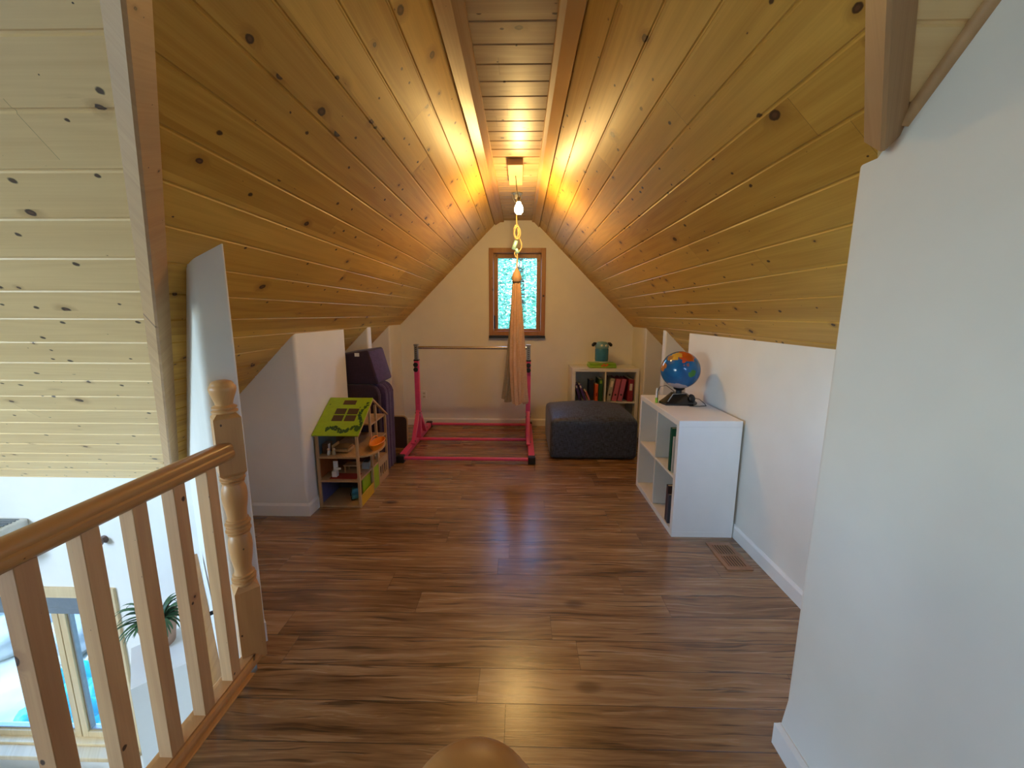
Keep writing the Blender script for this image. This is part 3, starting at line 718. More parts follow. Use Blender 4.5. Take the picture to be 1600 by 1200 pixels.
# ------------------------------------------------------------------ gymnastics bar
bar = thing('gymnastics_bar', 'pink steel kip bar with a chrome crossbar standing before the end wall', 'gymnastics bar', (-0.514, 4.10, 0))
HW = 0.601
for s in (-1, 1):
    bm = B(); box(bm, (s * (HW + 0.028) - 0.03, -0.58, 0.012), (s * (HW + 0.028) + 0.03, 0.60, 0.062), 0.004)
    obj('base_rail', bm, M['pink'], bar)
    for yy in (-0.62, 0.56):
        bm = B(); box(bm, (s * (HW + 0.028) - 0.036, yy, 0.0), (s * (HW + 0.028) + 0.036, yy + 0.065, 0.072), 0.008); obj('foot_cap', bm, M['black'], bar)
    bm = B(); box(bm, (s * HW - 0.025, -0.025, 0.06), (s * HW + 0.025, 0.025, 0.915), 0.003); obj('upright', bm, M['pink'], bar)
    bm = B(); box(bm, (s * HW - 0.027, -0.027, 0.912), (s * HW + 0.027, 0.027, 0.928), 0.003); up_ = obj('collar', bm, M['black'], bar)
    bm = B(); box(bm, (s * HW - 0.020, -0.020, 0.90), (s * HW + 0.020, 0.020, 1.085), 0.003)
    box(bm, (s * HW - 0.024, -0.024, 1.075), (s * HW + 0.024, 0.024, 1.092), 0.004)
    for q in range(6): box(bm, (s * HW - 0.005, -0.0215, 0.94 + q * 0.022), (s * HW + 0.005, -0.0195, 0.95 + q * 0.022), mi=1)
    obj('inner_post', bm, [M['steel'], M['black']], bar)
    for zz in (0.875, 0.822):
        bm = B(); lathe(bm, [(0.010, 0), (0.010, 0.012), (0.024, 0.014), (0.026, 0.022), (0.024, 0.032), (0.010, 0.034)], 16)
        bmesh.ops.transform(bm, matrix=Matrix.Translation((s * HW, -0.024, zz)) @ Matrix.Rotation(PI / 2, 4, 'X'), verts=bm.verts)
        obj('knob', bm, M['black'], bar, smooth='auto')
    for yy in (-1, 1):
        bm = B(); a0 = Vector((s * HW, yy * 0.012, 0.36)); a1 = Vector((s * (HW + 0.028), yy * 0.25, 0.066))
        d = (a1 - a0); L_ = d.length; an = math.atan2(d.y, -d.z)
        box(bm, (-0.019, -0.019, -L_), (0.019, 0.019, 0.0), 0.003, M4=Matrix.Translation(a0) @ Matrix.Rotation(an, 4, 'X'))
        obj('brace', bm, M['pink'], bar)
    bm = B()
    for yy, zz in ((-0.03, 0.345), (-0.03, 0.31), (-0.255, 0.10), (0.03, 0.345), (0.255, 0.1)):
        for q in (-1, 1): lathe(bm, [(0.007, 0), (0.007, 0.006), (0.003, 0.009)], 8, (0, 0, 0)) if False else box(bm, (s * HW + q * 0.024 - 0.005, yy - 0.007, zz - 0.007), (s * HW + q * 0.024 + 0.005, yy + 0.007, zz + 0.007), 0.002)
    obj('bolt', bm, M['chrome'], bar)['kind'] = 'stuff'
bm = B(); tube(bm, [(-HW, 0, 1.055), (HW, 0, 1.055)], 0.0155, 20); obj('crossbar', bm, M['chrome'], bar, smooth='auto')
for yy in (-0.585, 0.0, 0.59):
    bm = B(); tube(bm, [(-HW - 0.005, yy, 0.04), (HW + 0.005, yy, 0.04)], 0.017, 16); obj('floor_tube', bm, M['pink'], bar, smooth='auto')

# ------------------------------------------------------------------ ottoman
def cushion(bm, x0, x1, y0, y1, z0, z1, r, dome, nx=26):
    box(bm, (x0, y0, z0), (x1, y1, z1))
    bmesh.ops.bevel(bm, geom=list(bm.edges), offset=r, segments=5, profile=0.6, affect='EDGES')
    bmesh.ops.subdivide_edges(bm, edges=list(bm.edges), cuts=4, use_grid_fill=True)
    cx, cy = (x0 + x1) / 2, (y0 + y1) / 2
    for v in bm.verts:
        fx, fy = (v.co.x - cx) / ((x1 - x0) / 2), (v.co.y - cy) / ((y1 - y0) / 2)
        if v.co.z > z1 - r * 1.2: v.co.z += dome * max(0, 1 - fx ** 2) ** 0.7 * max(0, 1 - fy ** 2) ** 0.7
    return bm
ot = thing('ottoman', 'square charcoal tweed ottoman on the floor before the white bookshelf', 'ottoman', (0.735, 4.02, 0))
obj('body', cushion(B(), -0.440, 0.415, -0.40, 0.37, 0.004, 0.400, 0.055, 0.085), M['ottoman'], ot, smooth=True)
bm = B()
pr = [(-0.37, -0.39), (0.37, -0.39), (0.40, -0.36), (0.40, 0.33), (0.37, 0.36), (-0.37, 0.36), (-0.40, 0.33), (-0.40, -0.36)]
tube(bm, [(x, y, 0.386) for x, y in pr], 0.0045, 6, closed=True)
for sx in (-1, 1):
    tube(bm, [(sx * 0.400, -0.384, 0.04), (sx * 0.400, -0.384, 0.37)], 0.004, 6)
obj('piping', bm, M['ottoman'], ot, smooth=True)

# ------------------------------------------------------------------ shelves
def shelf_unit(name, label, loc, rotz, H=0.77):
    """2x2 cube unit, open face along -Y, 0.77 wide, 0.39 deep"""
    t = thing(name, label, 'bookshelf', loc, rotz)
    To, Ti, Wd, D = 0.038, 0.016, 0.77, 0.385
    for nm, a_, b_ in (('top_panel', (-Wd / 2, 0, H - To), (Wd / 2, D, H)), ('bottom_panel', (-Wd / 2, 0, 0.0), (Wd / 2, D, To)),
                       ('side_panel', (-Wd / 2, 0, To), (-Wd / 2 + To, D, H - To)), ('side_panel', (Wd / 2 - To, 0, To), (Wd / 2, D, H - To)),
                       ('divider', (-Ti / 2, 0.004, To), (Ti / 2, D - 0.004, H - To)),
                       ('shelf', (-Wd / 2 + To, 0.004, H / 2 - Ti / 2), (-Ti / 2, D - 0.004, H / 2 + Ti / 2)), ('shelf', (Ti / 2, 0.004, H / 2 - Ti / 2), (Wd / 2 - To, D - 0.004, H / 2 + Ti / 2))):
        bm = B(); box(bm, a_, b_, 0.0012, seg=1); obj(nm, bm, M['melamine'], t)
    return t
# near unit: open face towards -X
shelf_unit('cube_shelf', 'white cube bookshelf with a globe on top by the right knee wall', (0.976, 2.687, 0), -PI / 2)
shelf_unit('cube_shelf', 'white cube bookshelf with binders in it against the end wall', (0.985, 4.398, 0), 0.0, 0.797)

def mk_book(name, label, cat, w_, d_, h_, mat, pages=None, loc=(0, 0, 0), rotz=0.0, tilt=0.0, group=None, hole=False, lab=None, ring_=False):
    """spine faces -Y, width along X"""
    t = thing(name, label, cat, loc, rotz, group)
    t.rotation_euler = (0, tilt, rotz)
    bm = B(); c = 0.0025
    box(bm, (-w_ / 2, 0, 0), (w_ / 2, c + 0.002, h_), 0.001, seg=1); box(bm, (-w_ / 2, c, 0), (-w_ / 2 + c, d_, h_)); box(bm, (w_ / 2 - c, c, 0), (w_ / 2, d_, h_))
    obj('cover', bm, mat, t)
    bm = B(); box(bm, (-w_ / 2 + c, c + 0.003, 0.004), (w_ / 2 - c, d_ - 0.006, h_ - (0.004 if not hole else 0.03))); obj('pages', bm, plain('paper', (226, 220, 204), 0.8), t)
    if hole:
        bm = B(); lathe(bm, [(0.011, 0), (0.011, 0.0025)], 18); bmesh.ops.transform(bm, matrix=Matrix.Translation((0, 0.0, 0.075)) @ Matrix.Rotation(PI / 2, 4, 'X'), verts=bm.verts)
        obj('finger_hole', bm, M['black'], t)
    if lab:
        bm = B(); box(bm, (-w_ * 0.27, -0.0015, h_ * lab[0]), (w_ * 0.27, 0.0, h_ * lab[1])); obj('spine_label', bm, lab[2], t)
    return t
SY = 4.425; Z2 = 0.3995 + 0.008
x0 = 0.948 + 0.018
tl = math.radians(10)
PL = plain('label paper', (226, 214, 200), 0.7)
mk_book('ring_binder', 'grey ring binder leaning at the left of the pink binders', 'binder', 0.048, 0.28, 0.27, plain('grey marbled card', (168, 164, 150), 0.6, var=0.2, scale=60), loc=(1.03, SY, Z2 + 0.006), tilt=tl, group='ring binders', hole=True, lab=(0.62, 0.88, PL))
mk_book('ring_binder', 'pink ring binder leaning against the grey binder', 'binder', 0.052, 0.28, 0.262, plain('pink card', (196, 104, 128), 0.6), loc=(1.097, SY, Z2 + 0.006), tilt=tl, group='ring binders', hole=True)
mk_book('ring_binder', 'pink ring binder leaning next to the red book', 'binder', 0.052, 0.28, 0.262, plain('pink card', (190, 98, 124), 0.6), loc=(1.163, SY, Z2 + 0.006), tilt=tl, group='ring binders', hole=True)
mk_book('ring_binder', 'dark red binder with a pale spine label standing upright', 'binder', 0.056, 0.28, 0.262, plain('dark red card', (140, 34, 52), 0.6), loc=(1.281, SY, Z2 + 0.001), tilt=0.035, group='ring binders', lab=(0.5, 0.8, PL))
pur = plain('purple book cover', (62, 36, 84), 0.5)
for k, (x, tt, h_, m_, lb) in enumerate(((0.677, -0.30, 0.20, pur, 'dark purple book leaning at the left end of the bookshelf'), (0.735, -0.36, 0.205, plain('violet book cover', (84, 50, 104), 0.5), 'violet book leaning on the purple book in the bookshelf'))):
    b = mk_book('book', lb, 'book', 0.028, 0.17, h_, m_, loc=(x + 0.03, SY, Z2 + 0.008), tilt=tt, group='books in the end wall bookshelf', lab=(0.78, 0.93, PL))
mk_book('book', 'black book standing behind the orange book', 'book', 0.05, 0.15, 0.24, plain('black book cover', (24, 22, 28), 0.5), loc=(0.84, SY + 0.05, Z2 + 0.001), group='books in the end wall bookshelf')
mk_book('book', 'orange book standing upright beside the green book', 'book', 0.032, 0.15, 0.20, plain('orange book cover', (216, 92, 32), 0.5), loc=(0.891, SY, Z2 + 0.001), group='books in the end wall bookshelf', lab=(0.3, 0.5, M['redfelt']))
mk_book('book', 'thick dark green book right of the orange book', 'book', 0.045, 0.2, 0.262, plain('green book cover', (36, 78, 30), 0.5), loc=(0.937, SY, Z2 + 0.001), group='books in the end wall bookshelf', lab=(0.8, 0.94, M['limecase']))
mk_book('book', 'small white and red book lying slanted before the black book', 'book', 0.02, 0.15, 0.12, plain('rose book cover', (196, 120, 116), 0.5), loc=(0.812, SY - 0.012, Z2 + 0.012), tilt=-0.42, group='books in the end wall bookshelf')
# books in the near unit (spines face -X)
mk_book('book', 'dark green book in the upper compartment of the near bookshelf', 'book', 0.03, 0.24, 0.29, plain('bottle green cover', (18, 84, 60), 0.4), loc=(0.985, 2.440, 0.394), rotz=-PI / 2, group='books in the near bookshelf')
mk_book('book', 'white book beside the dark green book in the near bookshelf', 'book', 0.016, 0.2, 0.24, plain('off white cover', (190, 188, 178), 0.5), loc=(0.990, 2.408, 0.394), rotz=-PI / 2, group='books in the near bookshelf')
mk_book('book', 'dark brown book in the lower compartment of the near bookshelf', 'book', 0.03, 0.26, 0.25, plain('dark brown cover', (58, 42, 44), 0.5), loc=(0.985, 2.440, 0.040), rotz=-PI / 2, group='books in the near bookshelf')
mk_book('book', 'grey book beside the dark brown book in the lower compartment', 'book', 0.02, 0.2, 0.20, plain('grey cover', (70, 74, 84), 0.5), loc=(0.982, 2.408, 0.040), rotz=-PI / 2, group='books in the near bookshelf')

# ------------------------------------------------------------------ toy on the end shelf
case = thing('toy_case', 'lime green plastic toy case lying on the end wall bookshelf', 'toy', (0.955, 4.52, 0.797))
bm = B(); box(bm, (-0.16, -0.085, 0.0), (0.16, 0.085, 0.036), 0.012); box(bm, (-0.155, -0.08, 0.034), (0.155, 0.08, 0.058), 0.010); obj('shell', bm, M['limecase'], case, smooth='auto')
bm = B()
for px, pz in ((-0.01, 0.028), (0.01, 0.04), (0.03, 0.028), (0.05, 0.04)): 
    lathe(bm, [(0.013, 0), (0.012, 0.003), (0.003, 0.004)], 7); bmesh.ops.transform(bm, matrix=Matrix.Translation((px, -0.0845, pz)) @ Matrix.Rotation(PI / 2, 4, 'X'), verts=list(bm.verts)[-21:])
obj('flower_sticker', bm, plain('orange sticker', (220, 110, 40), 0.5), case)
dog = thing('toy_dog', 'blue toy dog with black ears sitting on the lime green case', 'toy', (0.952, 4.52, 0.855)); dog.scale = (1.25, 1.25, 1.25)
bm = B(); lathe(bm, [(0.060, 0), (0.064, 0.006), (0.062, 0.014)], 28); obj('base', bm, plain('pale plastic', (176, 190, 160), 0.4), dog, smooth='auto')
bm = B(); lathe(bm, [(0.058, 0.014), (0.062, 0.03), (0.062, 0.125), (0.058, 0.132)], 28); obj('body', bm, plain('translucent teal', (52, 122, 146), 0.25), dog, smooth='auto')
bm = B(); lathe(bm, [(0.060, 0.132), (0.064, 0.14), (0.064, 0.155), (0.055, 0.178), (0.038, 0.193), (0.002, 0.198)], 28); obj('head', bm, plain('blue grey plastic', (112, 156, 160), 0.35), dog, smooth='auto')
for s in (-1, 1):
    bm = B(); tube(bm, [(s * 0.052, 0, 0.178), (s * 0.070, -0.002, 0.176), (s * 0.083, -0.004, 0.163), (s * 0.086, -0.006, 0.150)], [0.010, 0.015, 0.016, 0.009], 10)
    obj('ear', bm, M['black'], dog, smooth=True)
    bm = B(); bmesh.ops.create_uvsphere(bm, u_segments=14, v_segments=8, radius=0.0105, matrix=Matrix.Translation((0.008 + s * 0.02, -0.058, 0.161)))
    e = obj('eye', bm, plain('white plastic', (236, 236, 220), 0.3), dog, smooth=True)
    bm = B(); bmesh.ops.create_uvsphere(bm, u_segments=10, v_segments=6, radius=0.004, matrix=Matrix.Translation((0.008 + s * 0.02, -0.0675, 0.161))); obj('pupil', bm, M['black'], e, smooth=True)

# ------------------------------------------------------------------ globe
GC = Vector((1.156, 2.78, 1.017)); GR = 0.134
gl = thing('globe', 'blue desk globe with an orange landmass on a black base', 'globe', (GC.x, GC.y, 0.77))
s = NT('globe map'); tc = s.n('ShaderNodeTexCoord'); pos = tc.outputs['Object']
nz = s.n('ShaderNodeTexNoise'); s.link(pos, nz.inputs['Vector']); nz.inputs['Scale'].default_value = 28; nz.inputs['Detail'].default_value = 4
tow = (Vector((0, 0, 1.41)) - GC).normalized(); rgt = Vector((-tow.y, tow.x, 0)).normalized(); upv = tow.cross(rgt)
def gdir(a, b):
    c = math.sqrt(max(0, 1 - a * a - b * b)); return (rgt * a + upv * b + tow * c).normalized()
colr = s.ramp(s.noise(pos, 9.0, 3.0), [(0.35, S2L((10, 78, 132))), (0.65, S2L((20, 104, 156)))])
for (a_, b_), rr, cc, am in (((0.22, 0.80), 0.46, (188, 84, 22), 0.5), ((-0.28, 0.76), 0.30, (196, 158, 60), 0.5), ((-0.88, 0.12), 0.26, (176, 112, 50), 0.4), ((0.36, 0.32), 0.13, (140, 90, 90), 0.9), ((0.58, -0.16), 0.21, (50, 112, 50), 0.35), ((-0.10, -0.97), 0.52, (178, 170, 180), 0.2), ((0.15, 0.50), 0.12, (190, 80, 50), 0.8), ((-0.55, 0.62), 0.17, (150, 110, 60), 0.5)):
    d = gdir(a_, b_) * GR
    vd = s.n('ShaderNodeVectorMath', operation='DISTANCE'); s.link(pos, vd.inputs[0]); vd.inputs[1].default_value = d
    q = s.math('ADD', s.math('DIVIDE', vd.outputs['Value'], GR), s.math('MULTIPLY', s.math('SUBTRACT', nz.outputs[0], 0.5), am))
    colr = s.mix(s.smooth(q, rr - 0.02, rr + 0.02, 1.0, 0.0), colr, S2L(cc))
s.base(colr); s.rough(0.12)
bm = B(); bmesh.ops.create_uvsphere(bm, u_segments=64, v_segments=40, radius=GR); obj('sphere', bm, s.m, gl, smooth=True, loc=(0, 0, GC.z - 0.77))
bm = B(); lathe(bm, [(0.020, 0.075), (0.020, 0.098), (0.032, 0.104), (0.040, 0.112), (0.03, 0.118)], 24); obj('neck', bm, M['black'], gl, smooth='auto')
bm = B()
lo = [(-0.115, -0.075), (0.075, -0.085), (0.125, -0.03), (0.115, 0.05), (0.03, 0.095), (-0.09, 0.075), (-0.135, 0.01)]
hi = [(-0.055, -0.038), (0.040, -0.042), (0.058, -0.010), (0.050, 0.03), (0.012, 0.045), (-0.045, 0.035), (-0.06, 0.0)]
loft_plan(bm, [(lo, 0.0), ([(x * 1.0, y * 1.0) for x, y in lo], 0.014), ([(x * .93, y * .93) for x, y in lo], 0.020), (hi, 0.076), ([(x * .9, y * .9) for x, y in hi], 0.080)])
obj('base', bm, M['black_gloss'], gl, smooth='auto')
bm = B(); tube(bm, [(-0.100, -0.066, 0.026), (-0.058, -0.046, 0.077), (0.03, -0.046, 0.082)], 0.0035, 8); obj('silver_stripe', bm, M['steel'], gl, smooth=True)
bm = B(); lathe(bm, [(0.026, 0), (0.030, 0.006), (0.026, 0.014), (0.008, 0.018)], 20); bmesh.ops.transform(bm, matrix=Matrix.Translation((0.072, -0.048, 0.048)) @ Matrix.Rotation(1.05, 4, 'X') @ Matrix.Rotation(0.5, 4, 'Y'), verts=bm.verts)
obj('speaker_dial', bm, M['black'], gl, smooth='auto')
bm = B(); tube(bm, [(-0.05, -0.03, 0.08), (-0.055, -0.05, 0.10), (-0.10, -0.02, 0.135), (-0.135, 0.0, 0.125), (-0.150, 0.01, 0.085), (-0.148, 0.01, 0.03), (-0.14, 0.02, 0.012)], 0.0022, 6)
obj('pen_cable', bm, M['cord'], gl, smooth=True); bm = B()
tube(bm, [(0.10, -0.01, 0.045), (0.145, -0.02, 0.035), (0.175, -0.045, 0.006), (0.165, -0.085, 0.003), (0.11, -0.105, 0.003), (0.04, -0.10, 0.003)], 0.0022, 6)
obj('cable', bm, M['cord'], gl, smooth=True)
pn = thing('stylus_pen', 'green and white stylus pen standing at the left of the globe base', 'pen', (GC.x - 0.150, GC.y + 0.018, 0.77))
bm = B(); lathe(bm, [(0.009, 0.0), (0.010, 0.004), (0.010, 0.035), (0.008, 0.038)], 14); obj('grip', bm, M['limecase'], pn, smooth='auto')
bm = B(); lathe(bm, [(0.008, 0.037), (0.009, 0.05), (0.008, 0.095), (0.003, 0.11)], 14); obj('barrel', bm, M['melamine'], pn, smooth='auto')

# ------------------------------------------------------------------ floor vent
vt = thing('floor_vent', 'slotted wooden floor vent set in the laminate near the right wall', 'vent', (1.238, 2.11, 0))
bm = B(); X_, Y_ = 0.073, 0.132
box(bm, (-X_, -Y_, 0.0), (X_, -Y_ + 0.032, 0.007), 0.002); box(bm, (-X_, Y_ - 0.032, 0.0), (X_, Y_, 0.007), 0.002)
box(bm, (-X_, -Y_ + 0.032, 0.0), (-X_ + 0.024, Y_ - 0.032, 0.007)); box(bm, (X_ - 0.024, -Y_ + 0.032, 0.0), (X_, Y_ - 0.032, 0.007)); box(bm, (-X_ + 0.024, -0.011, 0.0), (X_ - 0.024, 0.011, 0.007))
obj('frame', bm, M['vent'], vt)
bm = B(); box(bm, (-X_ + 0.02, -Y_ + 0.03, 0.0002), (X_ - 0.02, Y_ - 0.03, 0.0012)); obj('duct_opening', bm, M['black'], vt)
for yy in ((-Y_ + 0.032, -0.011), (0.011, Y_ - 0.032)):
    bm = B()
    for k in range(6): xx = -X_ + 0.030 + k * 0.0158; box(bm, (xx, yy[0], 0.0012), (xx + 0.007, yy[1], 0.006))
    obj('slats', bm, M['vent'], vt)

# ------------------------------------------------------------------ outlet
ou = thing('wall_outlet', 'cream double wall outlet low on the end wall', 'outlet', (-1.220, YB, 0.392))
bm = B(); box(bm, (-0.036, -0.008, -0.058), (0.036, 0.0, 0.058), 0.004); obj('plate', bm, M['white_trim'], ou)
for zz in (-0.022, 0.022):
    bm = B(); box(bm, (-0.016, -0.011, zz - 0.015), (0.016, -0.007, zz + 0.015), 0.003); so = obj('socket', bm, plain('cream plastic', (206, 200, 184), 0.4), ou)
    bm = B(); box(bm, (-0.007, -0.0118, zz - 0.005), (-0.005, -0.0108, zz + 0.006)); box(bm, (0.005, -0.0118, zz - 0.005), (0.007, -0.0108, zz + 0.006)); obj('slots', bm, M['black'], so)

# ------------------------------------------------------------------ play couch cushions in the left alcove
def slab(name, label, cat, a_, b_, r, mat, loc, tilt=0.0, extra=None):
    bm = B(); box(bm, a_, b_, r, seg=4)
    o = obj(name, bm, mat, None, smooth='auto', loc=loc); o.rotation_euler = (0, tilt, 0)
    tag(o, label, cat, 'purple foam cushions'); return o
labs = ['purple foam panel standing nearest the dollhouse in the left alcove', 'second purple foam panel from the dollhouse, standing in the alcove', 'third purple foam panel from the dollhouse, standing in the alcove', 'rearmost purple foam panel standing in the left alcove']
for k in range(4):
    y0 = 3.262 + k * 0.066
    o = thing('foam_cushion', labs[k], 'cushion', (-1.53, y0, 0.0), 0.0, 'purple foam cushions')
    bm = B(); w_ = 0.30 - (0.035 if k == 0 else 0.0) + 0.004 * k; h_ = 0.80
    # rounded upper right corner
    pts = [(-0.42, 0), (w_ - 0.02, 0)] + arc(w_ - 0.05, h_ - 0.09, 0.09, 0, 90, 8) + [(-0.42, h_)]
    pts = [(-0.42, 0.0), (w_ + 0.03, 0.0)] + [(w_ + 0.03 - 0.09 + 0.09 * math.cos(math.radians(t)), h_ - 0.09 + 0.09 * math.sin(math.radians(t))) for t in range(0, 91, 15)] + [(-0.42, h_)]
    prism(bm, [(x, 0.0, z) for x, z in pts], (0, 0.062, 0))
    bmesh.ops.bevel(bm, geom=list(bm.edges), offset=0.012, segments=3, profile=0.5, affect='EDGES')
    for v in bm.verts: v.co.x += 0.004 * math.sin(v.co.z * 9 + k)
    obj('cover', bm, M['purple_shaded'] if k == 0 else M['purple'], o, smooth='auto')  # front panel coloured darker for the shade on its face
    bm = B(); tube(bm, [(x + 0.001, 0.031, z) for x, z in pts[1:9]], 0.0035, 6); obj('zipper_seam', bm, M['purple'], o)
o = thing('foam_cushion', 'large purple foam block leaning on top of the standing panels', 'cushion', (-1.235, 3.275, 0.801), 0.0, 'purple foam cushions')
bm = B(); prism(bm, [(0, 0, 0), (-0.078, 0, 0.30), (-0.33, 0, 0.265), (-0.33, 0, 0)], (0, 0.37, 0)); bmesh.ops.bevel(bm, geom=list(bm.edges), offset=0.016, segments=3, profile=0.5, affect='EDGES')
obj('cover', bm, M['purple_shaded'], o, smooth='auto')
bm = B(); box(bm, (-0.003, 0.014, 0.014), (0.0035, 0.356, 0.296), 0.003, seg=2, M4=Matrix.Rotation(math.radians(-14.6), 4, 'Y')); obj('lit_side', bm, M['purple'], o, smooth='auto')  # thin skin in the lighter purple, paints this side of the block as lit
bm = B(); box(bm, (-0.19, -0.003, 0.245), (-0.15, 0.0005, 0.275), 0.001); obj('care_tag', bm, M['melamine'], o)
# dark board
o = thing('wooden_board', 'thin dark board with a pale rounded edge behind the purple cushions', 'board', (-1.37, 3.90, 0.0)); o.rotation_euler = (math.radians(-3), 0, 0)
def roundrect(x0, x1, z0, z1, r):
    return [(x0, z0), (x1, z0)] + [(x1 - r + r * math.cos(math.radians(t)), z1 - r + r * math.sin(math.radians(t))) for t in range(0, 91, 15)] + [(x0, z1)]
bm = B(); prism(bm, [(x, 0.0, z) for x, z in roundrect(-0.12, 0.186, 0.0, 0.352, 0.05)], (0, 0.014, 0)); obj('panel', bm, M['plywood'], o)
bm = B(); prism(bm, [(x, -0.0015, z) for x, z in roundrect(-0.12, 0.174, 0.004, 0.340, 0.042)], (0, 0.0012, 0)); obj('dark_face', bm, M['darkpanel'], o)

# ------------------------------------------------------------------ dollhouse
DX0, DX1, DY0, DY1 = -1.468, -1.160, 2.625, 3.225
dh = thing('dollhouse', 'open wooden dollhouse with a lime green roof beside the left knee wall', 'dollhouse', (0, 0, 0))
pw = 0.018; ZE = 0.555; ZR = 0.755; YM = 2.925
def dbox(nm, a_, b_, mat=M['toywood'], bev=0.0015):
    bm = B(); box(bm, a_, b_, bev, seg=1); return obj(nm, bm, mat, dh)
for y in (DY0, YM - 0.05, YM + 0.07, DY1 - pw):
    for x in (DX0, DX1 - pw):
        if x == DX0 and y not in (DY0, DY1 - pw): continue
        top = ZE - 0.004 if y in (DY0, DY1 - pw) else ZR - abs(y + pw / 2 - YM) * (ZR - ZE) / 0.30 - 0.016
        dbox('corner_post', (x, y, 0), (x + pw, y + pw, top))
for z in (0.0, 0.195, 0.375):
    dbox('floor_board', (DX0 + 0.003, DY0 + 0.003, z), (DX1 - 0.003, DY1 - 0.003, z + 0.014))
dbox('attic_board', (DX0 + 0.003, YM - 0.02, 0.545), (DX1 - 0.003, DY1 - 0.003, 0.557))
bk = plain('printed back wall', (96, 78, 56), 0.7, var=0.2, scale=20)
dbox('back_wall', (DX0 - 0.006, DY0 + 0.004, 0.0), (DX0, DY1 - 0.004, ZE), bk)
dbox('partition_wall', (DX0 + 0.003, YM, 0.209), (DX1 - 0.02, YM + 0.008, 0.375), plain('dark print wall', (88, 44, 30), 0.7, var=0.3, scale=30))
dbox('partition_wall', (DX0 + 0.003, YM, 0.014), (DX1 - 0.14, YM + 0.008, 0.195), plain('teal print wall', (60, 66, 74), 0.7, var=0.3, scale=30))
dbox('lilac_wall', (DX0 + 0.001, DY0 + 0.018, 0.014), (DX0 + 0.005, YM, 0.195), M['lilac'])
dbox('rust_wall', (DX0 + 0.001, DY0 + 0.018, 0.209), (DX0 + 0.005, YM, 0.375), plain('rust wall', (150, 84, 34), 0.7))
dbox('teal_wall', (DX0 + 0.001, DY0 + 0.018, 0.389), (DX0 + 0.005, YM, ZE - 0.01), plain('slate wall', (72, 88, 92), 0.7))
# roof: slope panel towards the viewer, frame on the far slope
def roof_pt(x, f, off=0.0):
    y = DY0 - 0.012 + (YM - DY0 + 0.012) * f; z = ZE - 0.006 + (ZR - ZE + 0.006) * f
    n = Vector((0, -(ZR - ZE), YM - DY0)).normalized()
    return Vector((x, y, z)) + n * off
bm = B(); a_ = [roof_pt(DX0 - 0.012, 0), roof_pt(DX1 + 0.012, 0), roof_pt(DX1 + 0.012, 1), roof_pt(DX0 - 0.012, 1)]
n = Vector((0, -(ZR - ZE), YM - DY0)).normalized()
prism(bm, a_, n * 0.009); rf = obj('roof_panel', bm, M['green'], dh)
def rquad(bm, x0, x1, f0, f1, off=0.0095, t=0.001): prism(bm, [roof_pt(x0, f0, off), roof_pt(x1, f0, off), roof_pt(x1, f1, off), roof_pt(x0, f1, off)], n * t)
RX = lambda q: DX0 - 0.012 + (DX1 - DX0 + 0.024) * q
bm = B()
for (q0, q1) in ((0.27, 0.52), (0.55, 0.80)):
    for (g0, g1) in ((0.36, 0.51), (0.54, 0.69)): rquad(bm, RX(q0) + 0.002, RX(q1) - 0.002, g0, g1)
obj('painted_window', bm, M['brownpane'], rf)
bm = B(); rquad(bm, RX(0.37), RX(0.66), 0.80, 0.92); obj('skylight_hole', bm, M['brownpane'], rf)
bm = B(); rr = random.Random(4)
def leaf(q, f, sz):
    a0 = rr.random() * 2 * PI; c = roof_pt(RX(q), f, 0.0108); ux = Vector((1, 0, 0)); uy = (roof_pt(0, 1) - roof_pt(0, 0)).normalized()
    d = ux * math.cos(a0) + uy * math.sin(a0); e = n.cross(d)
    prism(bm, [c - d * sz, c + e * sz * 0.5, c + d * sz, c - e * sz * 0.5], n * 0.0008)
for k in range(110):
    f = rr.random(); leaf(0.25 + 0.72 * f, 0.10 + 0.09 * rr.random() + 0.05 * math.sin(f * 9), 0.008 + 0.006 * rr.random())
for k in range(90):
    f = rr.random() ** 1.3; leaf(0.90 + 0.05 * math.sin(f * 8) + 0.05 * rr.random() - 0.03 * f, 0.12 + 0.74 * f, 0.008 + 0.006 * rr.random())
for q, f in ((0.08, 0.8), (0.80, 0.72), (0.95, 0.78)): leaf(q, f, 0.008)
obj('painted_vine', bm, M['vine'], rf)['kind'] = 'stuff'
for x in (DX0 - 0.01, DX1 - 0.006):
    bm = B(); prism(bm, [(x, YM, ZR + 0.003), (x, DY1 + 0.012, ZE + 0.0), (x, DY1 + 0.012, ZE - 0.013), (x, YM, ZR - 0.014)], (0.016, 0, 0)); obj('rafter', bm, M['toywood'], dh)
    bm = B(); prism(bm, [(x, YM, ZR - 0.001), (x, DY0 - 0.012, ZE - 0.0072), (x, DY0 - 0.0, ZE - 0.016), (x, YM, ZR - 0.014)], (0.016, 0, 0)); obj('rafter', bm, M['toywood'], dh)
